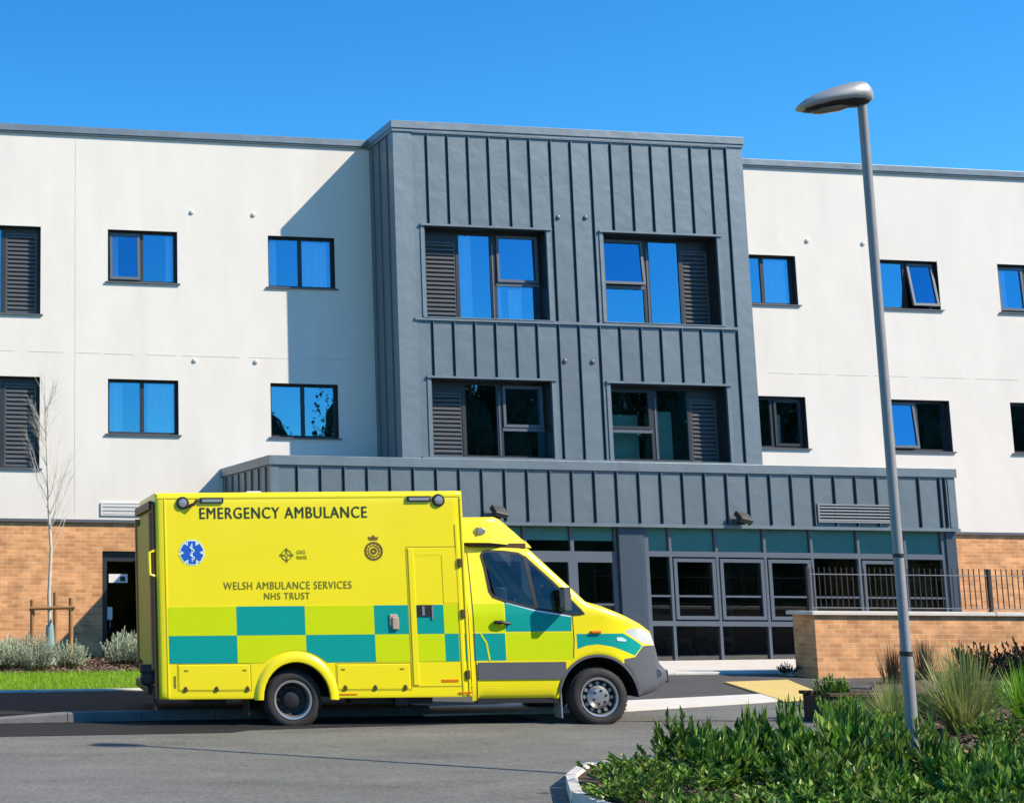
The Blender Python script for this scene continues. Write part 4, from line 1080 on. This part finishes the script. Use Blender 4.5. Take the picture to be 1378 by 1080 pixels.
# chassis
b = MB().box(-1.5, 4.1, .55, .68, .34, .50).box(-1.5, 4.1, 1.42, 1.55, .34, .50).box(-.05, .08, .3, 1.8, .28, .40).box(3.64, 3.76, .3, 1.8, .28, .40)
b.box(.75, 1.75, .25, .55, .27, .42).box(-1.15, -.75, .3, .9, .28, .40).box(1.25, 1.4, .08, .2, .26, .42)
b.build('chassis', M['dark_steel'], amb, bevel=.01)
MB().box(2.24, 3.22, .07, .2, .28, .34).build('side_step', M['black'], amb)
MB().box(3.235, 3.25, .06, .30, .10, .42).build('mudflap', M['louvre_gr'], amb); MB().box(-.52, -.50, .08, .5, .16, .42).build('mudflap', M['black'], amb)
# rear: doors and folded tail lift
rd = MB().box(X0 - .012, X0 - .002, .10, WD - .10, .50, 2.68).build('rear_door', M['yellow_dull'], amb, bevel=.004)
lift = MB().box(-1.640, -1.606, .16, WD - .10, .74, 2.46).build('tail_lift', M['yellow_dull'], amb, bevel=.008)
bronze = simple('bronze_post', (.42, .21, .07), .45, .2); dbr = simple('dark_bronze', (.07, .032, .016), .5)
for y in (.09, WD - .13): MB().box(-1.665, -1.604, y, y + .06, .70, 2.56).build('lift_post', bronze, lift, bevel=.008)
b = MB().box(-1.635, -1.592, .035, .085, .36, 2.68); b.box(-1.66, -1.604, .09, WD - .07, 2.60, 2.70); b.build('rear_frame', dbr, lift, bevel=.006)
b = MB().lathe([(0, -.06), (.08, -.06), (.10, 0), (.08, .10), (0, .10)], 14, Matrix.Translation((-1.70, .20, .60))); b.box(-1.80, -1.60, .12, .26, .66, .76); b.box(-1.655, -1.615, .06, .12, .22, .5); b.box(-1.70, -1.6, .3, WD - .2, .40, .5)
b.build('lift_hinge', M['black'], lift, bevel=.015)
b = MB().tube([(-1.61, .03, 1.80), (-1.67, .02, 1.82), (-1.67, .02, 2.08), (-1.61, .03, 2.10)], .018, 8); b.build('lift_handle', M['yellow'], lift, smooth=True)
MB().box(-1.645, -1.637, .10, .15, 1.84, 2.04).build('tail_lamp', M['red'], lift)

# ------------------------------------------------------------------ street lamp
lb = (-4.75, -17.43, gz(-4.75, -17.43) + .08)
lamp = thing('street_lamp', 'tall galvanised street lamp with flat lantern head rising from the shrub bed', 'street lamp', lb)
HT = 6.0
b = MB().tube([(0, 0, -.2), (0, 0, 1.1), (0, 0, 1.12), (0, 0, HT)], [.048, .048, .041, .039], 20); b.build('pole', M['galv'], lamp, smooth=True, angle=60)
b = MB().tube([(0, 0, 1.08), (0, 0, 1.12)], .050, 20); b.tube([(0, 0, 1.92), (0, 0, 1.95)], .045, 20); b.build('pole_collar', M['dark_steel'], lamp, smooth=True)
hd = bpy.data.objects.new('x', None)
hdir = Matrix.Translation((0, 0, HT + .085)) @ Matrix.Rotation(math.radians(160), 4, 'Z') @ Matrix.Rotation(math.radians(9), 4, 'Y') @ Matrix.Diagonal((.80, 1.12, 1.12, 1))
def lant(sections, M_, n=20, under=False):
    b = MB(); vs = []
    for x, wd, zt, zb in sections:
        for k in range(n):
            a = 2 * PI * k / n; c, s_ = math.cos(a), math.sin(a)
            z = zt * s_ if s_ > 0 else zb * -s_
            vs.append(M_ @ Vector((x, wd * math.copysign(abs(c) ** .7, c), z)))
    b.add(vs, [(i * n + k, i * n + (k + 1) % n, (i + 1) * n + (k + 1) % n, (i + 1) * n + k) for i in range(len(sections) - 1) for k in range(n)])
    b.add([], []); b.f.append([k for k in range(n)][::-1]); b.m.append(0); b.f.append([(len(sections) - 1) * n + k for k in range(n)]); b.m.append(0)
    return b
head = lant([(-.10, .05, .045, -.06), (-.06, .085, .09, -.075), (.0, .105, .105, -.075), (.12, .125, .11, -.055), (.30, .14, .095, -.045), (.48, .135, .07, -.045), (.60, .11, .045, -.04), (.68, .06, .012, -.03), (.70, .02, .0, -.01)], hdir).build('lantern', M['alu'], lamp, smooth=True, angle=80)
lant([(-.05, .07, -.05, -.082), (.02, .095, -.05, -.098), (.14, .11, -.035, -.08), (.35, .12, -.03, -.072), (.52, .105, -.03, -.068), (.62, .07, -.03, -.05)], hdir).build('lantern_underside', M['dark_steel'], lamp, smooth=True)
lant([(.18, .06, -.06, -.09), (.26, .085, -.06, -.098), (.46, .08, -.06, -.092), (.55, .05, -.06, -.075)], hdir).build('lamp_bowl', simple('smoky_bowl', (.22, .20, .15), .2), lamp, smooth=True)

# ------------------------------------------------------------------ retaining wall and railing
rw_ = thing('retaining_wall', 'low buff brick retaining wall with pale coping stones beside the entrance', 'wall', (1.93, -6.8, .3))
RL = Vector((1.93, -6.8, .3))
def rel(b, o): b.v = [tuple(Vector(v) - o) for v in b.v]; return b
WX1 = 15.0; WT = 1.345
rel(MB().box(1.93, WX1, -6.80, -6.25, -.1, WT), RL).build('brickwork', M['brick'], rw_)
rel(MB().box(1.96, WX1 - .03, -6.249, -6.235, -.1, WT - .002), RL).build('added_back_sheet', M['kerb_shaded'], rw_)  # unseen grey sheet added to tone down the brick's reflection in the glazing
b = MB(); x = 1.86
for L_ in (3.27, 1.85, 2.6, 2.6, 2.9):
    b.box(x, x + L_ - .012, -6.86, -6.18, WT, WT + .06); x += L_
rel(b, RL).build('coping_stone', M['concrete'], rw_, bevel=.008)
rl = thing('railing', 'dark metal railing with bow-topped vertical bars standing on the brick retaining wall', 'railing', (2.02, -6.55, WT + .06))
RO = Vector((2.02, -6.55, WT + .06)); rz = .66
b = MB().box(2.02, WX1, -6.565, -6.535, RO.z + rz - .07, RO.z + rz - .055).box(2.02, WX1, -6.565, -6.535, RO.z + .05, RO.z + .062)
rel(b, RO).build('rail', M['rail_light'], rl)
b = MB().box(-.006, .006, -.006, .006, .045, rz + .05)
bar = None; n = 0; x = 2.14
while x < 12.0 and n < 100:
    if bar is None: bar = b.build('bar', M['rail_bar'], rl); o = bar
    else: o = bar.copy(); COL.objects.link(o); o.parent = rl
    o.location = (x - RO.x, random.uniform(-.002, .002), 0); o.rotation_euler = (0, random.uniform(-.006, .006), 0); x += .1; n += 1
b = MB().box(-.025, .025, -.025, .025, 0, rz + .05); b.box(-.05, .05, -.05, .05, 0, .012)
post = None
for x in (2.04, 5.3, 8.6, 11.9):
    if post is None: post = b.build('post', M['rail_bar'], rl, bevel=.004); o = post
    else: o = post.copy(); COL.objects.link(o); o.parent = rl
    o.location = (x - RO.x, 0, 0)

# ------------------------------------------------------------------ plants
def leaf(b, p, d, up, L, W, fold=.25, droop=.2):
    d = d.normalized(); s_ = d.cross(up)
    if s_.length < .05: s_ = d.cross(Vector((1, 0, 0)))
    s_.normalize(); n_ = s_.cross(d)
    m1 = p + d * L * .5; tip = p + d * L - n_ * L * droop
    b.add([p, m1 + s_ * W * .5 + n_ * W * fold, tip, m1 - s_ * W * .5 + n_ * W * fold], [(0, 1, 2), (0, 2, 3)])
def rdir(el0, el1):
    a = random.uniform(0, 2 * PI); e = math.radians(random.uniform(el0, el1))
    return Vector((math.cos(a) * math.cos(e), math.sin(a) * math.cos(e), math.sin(e)))
def shrub_mesh(rad, hgt, stems, per, L, W, spread=35):
    f = MB(); st = MB()
    for i in range(stems):
        a = random.uniform(0, 2 * PI); r_ = rad * math.sqrt(random.random())
        base = Vector((r_ * .55 * math.cos(a), r_ * .55 * math.sin(a), 0))
        h_ = hgt * random.uniform(.6, 1.05) * (1 - .35 * (r_ / rad) ** 2)
        top = Vector((r_ * math.cos(a), r_ * math.sin(a), h_)) + Vector((random.uniform(-.05, .05), random.uniform(-.05, .05), 0))
        st.tube([base, base.lerp(top, .55) + Vector((0, 0, .03)), top], [.006, .004, .002], 4, cap=False)
        ax = (top - base).normalized()
        for j in range(per):
            t_ = 1 - (j / per) ** 1.1 * .85; p = base.lerp(top, t_)
            e = 80 - 62 * (j / per) + random.uniform(-14, 14)
            d_ = rdir(e, e) * .8 + ax * .35
            leaf(f, p, d_, rdir(5, 90), L * random.uniform(.65, 1.15), W * random.uniform(.7, 1.1), random.uniform(.1, .35), random.uniform(0, .3))
    return f, st
def grass_mesh(nb, hgt, rad, wd, lean=(15, 70), droop=.5):
    b = MB()
    for i in range(nb):
        a = random.uniform(0, 2 * PI); e = math.radians(90 - random.uniform(*lean) * random.random() ** .7); L = hgt * random.uniform(.6, 1.1)
        o = Vector((math.cos(a), math.sin(a), 0)); p = o * random.uniform(0, rad); side = Vector((-o.y, o.x, 0)) * wd
        pts = []
        for k in range(5):
            t_ = k / 4; q = p + o * math.cos(e) * L * t_ + Vector((0, 0, math.sin(e) * L * t_ - droop * L * (t_ ** 2.4) * math.cos(e)))
            pts.append((q, side * (1 - t_) ** .7 if k < 4 else side * .05))
        vs = [v for q, s_ in pts for v in (q - s_, q + s_)]
        b.add(vs, [(2 * k, 2 * k + 1, 2 * k + 3, 2 * k + 2) for k in range(4)])
    return b
def plant_kind(name, fol, mat, st=None):
    o = fol.build(name, mat)
    kids = []
    if st is not None: kids.append(st.build('stem', M['stem'], o))
    return o, kids
def place(proto, x, y, dz, s, rz, label, cat, group, sz=None):
    o, kids = proto
    if not o.get('used'):
        o['used'] = 1; c = o
    else:
        c = o.copy(); COL.objects.link(c)
        for kd in kids:
            k2 = kd.copy(); COL.objects.link(k2); k2.parent = c
    c.location = (x, y, gz(x, y) + dz); c.rotation_euler = (random.uniform(-.06, .06), random.uniform(-.06, .06), rz); c.scale = (s, s, sz or s)
    tag(c, label, cat, group)
    return c
# glossy evergreen shrubs massed in the front bed
protos = []
for k in range(6):
    f, st = shrub_mesh(.34, .50, random.choice((16, 22, 28)), 13, random.uniform(.10, .165), random.uniform(.034, .062))
    protos.append(plant_kind('evergreen_shrub', f, M['laurel'], st))
spots = []
def bed_in(x, y, m):
    return inside((x, y), FB) and min(seg_dist((x, y), FB[i], FB[i + 1]) for i in range(0, 10)) > m
y = -20.6; row = 0
while y < -15.3:
    x = -7.9 + (row % 2) * .2
    while x < -2.0:
        px, py = x + random.uniform(-.1, .1), y + random.uniform(-.1, .1)
        lim = -4.55 + (-16.0 - py) * .75 if py > -17.6 else -3.0     # bare mulch further right
        if bed_in(px, py, .16) and px < lim and random.random() < .76 and (px > -6.75 or bed_in(px, py, .30)) and math.hypot(px + 4.75, py + 17.43) > .2: spots.append((px, py))
        x += .40
    y += .34; row += 1
for i, (x, y) in enumerate(spots):
    e_ = min(seg_dist((x, y), FB[j], FB[j + 1]) for j in range(0, 10))
    s = random.uniform(.85, 1.15); sz = .8 * random.choice((.55, .75, .95, 1.1, 1.4))
    if x < -6.4: sz *= .55
    elif x < -5.7: sz *= .78
    elif y > -16.9: sz *= .80
    elif x > -4.6: sz *= .72
    if e_ < .35: s *= .8; sz *= .85
    place(protos[random.randrange(6)], x, y, .09, s, random.uniform(0, 6.28), 'glossy dark green evergreen shrub in the massed planting behind the curved kerb', 'shrub', 'glossy evergreen shrubs massed in the front bed', sz)
for x, y, s, sz in ((-5.35, -16.1, .42, .98), (-4.75, -15.8, .40, 1.05), (-6.05, -16.3, .4, .8), (-5.0, -16.9, .4, 1.2)):
    place(protos[2], x, y, .09, s, x, 'glossy dark green evergreen shrub in the massed planting behind the curved kerb', 'shrub', 'glossy evergreen shrubs massed in the front bed', sz)
# grasses behind the shrubs
pr = plant_kind('ornamental_grass', grass_mesh(620, .98, .15, .008, (4, 66), .35), M['ograss'])
place(pr, -1.75, -14.35, .1, 1.0, 0, 'large fountain of pale green ornamental grass right of the street lamp', 'ornamental grass', None)
place(pr, -2.55, -14.3, .1, .62, 2, 'small tuft of ornamental grass close beside the street lamp pole', 'ornamental grass', None)
pr = plant_kind('grassy_plant', grass_mesh(240, .75, .14, .012, (5, 60), .3), M['brightgrass'])
place(pr, -.55, -13.85, .1, .95, 0, 'bright green strappy plant behind the mulch bank', 'plant', None)
place(pr, .45, -13.5, .1, 1.0, 2, 'bright green strappy plant furthest right at the picture edge', 'plant', None)
pr = plant_kind('brown_grass', grass_mesh(170, .62, .16, .006, (2, 28), .15), M['browngrass'])
place(pr, 1.75, -8.75, .1, 1.0, 0, 'dry brown grass tuft against the foot of the retaining wall', 'dry grass', None)
place(pr, 2.7, -8.2, .1, 1.05, 2, 'dry brown grass tuft just behind the street lamp pole', 'dry grass', None)
place(pr, 5.0, -8.4, .1, 1.5, 1, 'dry brown grass standing among the dark bushes at right', 'dry grass', None)
dk = []
for k in range(2):
    f, st = shrub_mesh(.5, .62, 80, 16, .08, .04)
    dk.append(plant_kind('dark_bush', f, M['darkleaf'], st))
for i, (x, y, s) in enumerate(((3.55, -8.3, .85), (4.25, -8.5, 1.0), (4.9, -8.1, 1.0), (5.5, -8.6, 1.15), (6.2, -8.2, 1.45), (6.9, -8.6, 1.5), (3.3, -9.6, .8), (4.1, -9.8, .85), (1.2, -12.2, .7), (2.1, -11.6, .8))):
    place(dk[i % 2], x, y, .1, s, i * 1.3, 'low dark purplish bush in the row below the brick retaining wall', 'bush', 'dark bushes below the retaining wall')
# low filler greens between the grasses
fl = []
for k in range(2):
    f, st = shrub_mesh(.30, .34, 45, 15, .06, .026); fl.append(plant_kind('low_shrub', f, M['laurel'], st))
for i, (x, y, s) in enumerate(((-2.6, -13.6, 1.0), (-2.2, -15.3, .9), (-1.2, -13.2, .9), (-2.9, -14.7, .8), (-3.5, -15.6, .7), (-.6, -12.6, .9), (.6, -12.0, 1.0), (-2.0, -13.0, .8), (-3.2, -16.6, .8))):
    place(fl[i % 2], x, y, .1, s, i, 'small leafy green plant filling between the grasses behind the street lamp', 'plant', 'small green plants among the grasses')
# bark chips on the front bed
b = MB()
for i in range(5200):
    x, y = random.uniform(-3.6, 1.2), random.uniform(-17.5, -12.6)
    if not bed_in(x, y, .15): continue
    z = gz(x, y) + .10 + random.uniform(.0, .02); L, W = random.uniform(.02, .06), random.uniform(.008, .02)
    R_ = Matrix.Translation((x, y, z)) @ Matrix.Rotation(random.uniform(0, 6.3), 4, 'Z') @ Matrix.Rotation(random.uniform(-.6, .6), 4, 'Y') @ Matrix.Rotation(random.uniform(-.6, .6), 4, 'X')
    b.add([R_ @ Vector(v) for v in ((-L, -W, 0), (L, -W, 0), (L * .9, W, .004), (-L * .9, W, .004))], [(0, 1, 2, 3)])
for i in range(900):
    x, y = random.uniform(-7.9, -6.2), random.uniform(-17.8, -15.2)
    if not bed_in(x, y, .14): continue
    z = gz(x, y) + .10 + random.uniform(.0, .015); L, W = random.uniform(.015, .05), random.uniform(.008, .018)
    R_ = Matrix.Translation((x, y, z)) @ Matrix.Rotation(random.uniform(0, 6.3), 4, 'Z') @ Matrix.Rotation(random.uniform(-.6, .6), 4, 'Y')
    b.add([R_ @ Vector(v) for v in ((-L, -W, 0), (L, -W, 0), (L * .9, W, .004), (-L * .9, W, .004))], [(0, 1, 2, 3)])
for i in range(2200):
    x, y = random.uniform(-12.5, -6.6), random.uniform(-4.9, -.2)
    z = gz(x, y) + .12 + random.uniform(.0, .02); L, W = random.uniform(.02, .06), random.uniform(.01, .02)
    R_ = Matrix.Translation((x, y, z)) @ Matrix.Rotation(random.uniform(0, 6.3), 4, 'Z') @ Matrix.Rotation(random.uniform(-.6, .6), 4, 'Y')
    b.add([R_ @ Vector(v) for v in ((-L, -W, 0), (L, -W, 0), (L * .9, W, .004), (-L * .9, W, .004))], [(0, 1, 2, 3)])
o = stuff(b.build('bark_mulch', M['mulch'])); tag(o, 'brown bark chips spread over the planting beds', 'mulch')
# turf
b = MB()
for i in range(26000):
    x, y = random.uniform(-13.2, -6.4), random.uniform(-7.84, -4.75)
    z = gz(x, y) + .11; a = random.uniform(0, 6.3); L = random.uniform(.03, .075); s_ = .004
    dx, dy = random.uniform(-.03, .03), random.uniform(-.03, .03); c, n_ = math.cos(a) * s_, math.sin(a) * s_
    b.add([(x - c, y - n_, z), (x + c, y + n_, z), (x + dx, y + dy, z + L)], [(0, 1, 2)])
o = stuff(b.build('grass', M['turf'])); tag(o, 'short bright green grass of the verge left of the ambulance', 'grass')
# silver shrubs in the rear bed
sp = []
for k in range(3):
    f, st = shrub_mesh(.40, .52, 75, 20, .075, .016); sp.append(plant_kind('silver_shrub', f, M['silver'], st))
for i, (x, y, s) in enumerate(((-11.9, -3.9, 1.0), (-11.3, -4.2, .95), (-11.5, -3.2, 1.1), (-10.8, -3.8, 1.0), (-10.4, -4.2, .9), (-10.3, -3.3, 1.05), (-12.3, -3.2, 1.0), (-10.9, -2.8, 1.0), (-9.75, -3.7, .85), (-12.6, -4.2, 1.0))):
    place(sp[i % 3], x, y, .12, s, i * .9, 'silvery green lavender-like shrub in the clump around the staked tree', 'shrub', 'silver shrubs around the young tree')
for i, (x, y, s) in enumerate(((-8.75, -3.2, .95), (-8.25, -3.4, 1.0), (-8.5, -2.6, 1.1), (-7.8, -3.1, 1.05), (-7.4, -3.4, 1.0))):
    place(sp[i % 3], x, y, .12, s, i * 1.7, 'silvery green shrub in the clump in front of the rear glass door', 'shrub', 'silver shrubs before the rear door')
# planter in the pavement
pl = thing('planter', 'low dark weathered timber planter at the pavement edge left of the street lamp', 'planter', (-1.35, -12.25, gz(-1.35, -12.25) + .0))
b = MB().slab(-.62, .62, 0, .30, -.26, -.20).slab(-.62, .62, 0, .30, .20, .26).box(-.62, -.56, -.2, .2, 0, .3).box(.56, .62, -.2, .2, 0, .3)
b.build('timber_side', M['dark_wood'], pl, bevel=.012); MB().box(-.56, .56, -.2, .2, .05, .26).build('soil', M['soil'], pl)
b = MB().box(-.65, .65, -.29, -.19, .302, .345).box(-.65, .65, .19, .29, .302, .345); b.build('timber_cap', M['dark_wood'], pl, bevel=.008)
f, st = shrub_mesh(.22, .30, 40, 14, .07, .03); pr = plant_kind('flowering_plant', f, M['laurel'], st)
fp = place(pr, -1.80, -12.3, .24, .95, 0, 'small leafy plant with cream flowers at the left end of the timber planter', 'plant', None)
b = MB()
for i in range(34):
    p = Vector((random.uniform(-.2, .2), random.uniform(-.2, .2), random.uniform(.2, .33)))
    for k in range(5):
        a = 2 * PI * k / 5; leaf(b, p, Vector((math.cos(a), math.sin(a), .5)), Vector((0, 0, 1)), .03, .022)
b.build('blossom', M['flower'], fp)
# small dark object by the pier
f, st = shrub_mesh(.16, .16, 22, 10, .05, .02); pr = plant_kind('weed', f, M['darkleaf'], st)
place(pr, 1.72, -6.35, .05, 1, 0, 'small dark weed at the foot of the brick pier', 'weed', None)

# young staked birch
TX, TY_ = -9.93, -2.6; tz = gz(TX, TY_) + .12
tree = thing('birch_tree', 'young leafless birch with white trunk tied between timber stakes', 'tree', (TX, TY_, tz))
tp = [(0, 0, -.1), (.0, 0, .6), (-.02, 0, 1.2), (.015, 0, 2.0), (-.03, .01, 2.7), (-.06, 0, 3.5), (-.10, 0, 4.3), (-.13, 0, 5.2)]
b = MB().tube(tp, [.042, .036, .032, .027, .022, .016, .010, .004], 10); b.build('trunk', M['bark_white'], tree, smooth=True)
b = MB()
def along(z):
    for p, q in zip(tp, tp[1:]):
        if p[2] <= z <= q[2]:
            t_ = (z - p[2]) / (q[2] - p[2]); return Vector(p).lerp(Vector(q), t_)
for i in range(30):
    z = random.uniform(1.9, 4.7); a = random.uniform(0, 2 * PI); L = (5.6 - z) * random.uniform(.22, .42) + .12
    p = along(z); o_ = Vector((math.cos(a), math.sin(a), 0)); pts = [p]; 
    for k in range(1, 6): pts.append(p + o_ * L * .42 * (k / 5) ** .8 + Vector((random.uniform(-.02, .02), random.uniform(-.02, .02), L * k / 5)))
    b.tube(pts, [.007, .006, .0045, .0035, .003, .0015], 5, cap=False)
    for j in range(6):
        q = pts[random.randint(1, 4)]; d_ = (o_ * random.uniform(.1, .8) + Vector((random.uniform(-.5, .5), random.uniform(-.5, .5), random.uniform(.5, 1)))).normalized()
        l2_ = random.uniform(.15, .4); b.tube([q, q + d_ * l2_ * .5 + Vector((0, 0, .02)), q + d_ * l2_ + Vector((0, 0, .05))], [.003, .002, .001], 4, cap=False)
b.build('crown', M['twig'], tree, smooth=True)
gd = MB().tube([(0, 0, -.05), (0, 0, .2), (.0, 0, .62), (0, 0, .68)], [.12, .10, .07, .062], 14); gd.v = [(x + TX, y + TY_, z + tz) for x, y, z in gd.v]
tag(gd.build('tree_guard', M['guard'], smooth=True), 'teal mesh guard wrapped round the base of the birch trunk', 'tree guard')
sf = thing('tree_support', 'square timber stake frame with crossbars holding the young birch upright', 'stakes', (TX, TY_, tz))
sk = MB().tube([(0, 0, -.2), (0, 0, 1.12)], .042, 8); s0 = None
for x, y, h_ in ((-.36, -.30, 1.0), (.30, -.50, 1.04), (.16, .40, 1.12)):
    if s0 is None: s0 = sk.build('stake', M['wood'], sf, smooth=True, angle=60); o = s0
    else: o = s0.copy(); COL.objects.link(o); o.parent = sf
    o.location = (x, y, 0); o.scale = (1, 1, h_)
b = MB().tube([(-.42, -.34, .97), (.36, -.55, 1.0)], .032, 8).tube([(.16, .45, 1.0), (.30, -.55, .98)], .028, 8)
b.build('crossbar', M['wood'], sf, smooth=True, angle=60)
b = MB().tube([(.0, -.42, .98), (.055, -.05, 1.0), (0, .055, 1.0), (-.055, -.05, 1.0), (.0, -.42, 1.0)], .014, 6); b.build('tie', M['black'], sf)

# far-off wood across the road behind the camera, seen as the dark skyline in the glass
b = MB(); UP = Vector((0, 0, 1))
wx = [-85 + 4.0 * i for i in range(28)] + [27 + 2.5 * i for i in range(34)] + [28 + 3.1 * i for i in range(27)]
for i, x in enumerate(wx):
    x += random.uniform(-.8, .8); y = (-80 if i < 62 else -87) + random.uniform(-3, 3)
    H = (7.5 if x < 4 else 13.0 if x < 15 else 15.8 if x < 28 else 21 if i < 62 else 24) + random.uniform(-1.6, 1.6)
    for k in range(900 if x < 20 else 2200):
        d_ = rdir(-70, 90); r_ = random.random() ** .22; p = Vector((x, y, H * .5 - 1.5)) + Vector((d_.x * 3.4 * r_, d_.y * 3.0 * r_, d_.z * H * .5 * r_)); s_ = random.uniform(.14, .30)
        leaf(b, p, rdir(-50, 80), UP, s_ * 1.5, s_ * 1.1, .1, .1)
    for k in range(9):                                            # denser inner masses of the crown
        c = Vector((x + random.uniform(-1.2, 1.2), y + random.uniform(-.8, .8), -1.6 + H * k / 9.2)); r_ = random.uniform(2.3, 3.0) * (1 - .45 * (k / 8) ** 2); vs = []
        for i2 in range(7):
            for j2 in range(10):
                t_ = PI * i2 / 6; q = 2 * PI * j2 / 10; rr2 = r_ * random.uniform(.72, 1.15)
                vs.append(c + Vector((math.sin(t_) * math.cos(q) * rr2, math.sin(t_) * math.sin(q) * rr2 * .8, math.cos(t_) * rr2 * max(1, H / 14))))
        b.add(vs, [(i2 * 10 + j2, (i2 + 1) * 10 + j2, (i2 + 1) * 10 + (j2 + 1) % 10, i2 * 10 + (j2 + 1) % 10) for i2 in range(6) for j2 in range(10)])
    for k in range(400):
        p = Vector((x + random.uniform(-2.2, 2.2), y + random.uniform(-1, 2), random.uniform(-2.6, 3.6 + random.random()))); s_ = random.uniform(.4, .7)
        leaf(b, p, rdir(-50, 80), UP, s_ * 1.4, s_ * 1.2, .1, .1)
    b.tube([(x, y, -2), (x, y, H * .7)], [.25, .1], 6)
o = stuff(b.build('woodland', M['far_leaf'])); tag(o, 'dark line of trees across the road mirrored in the window glass', 'trees')
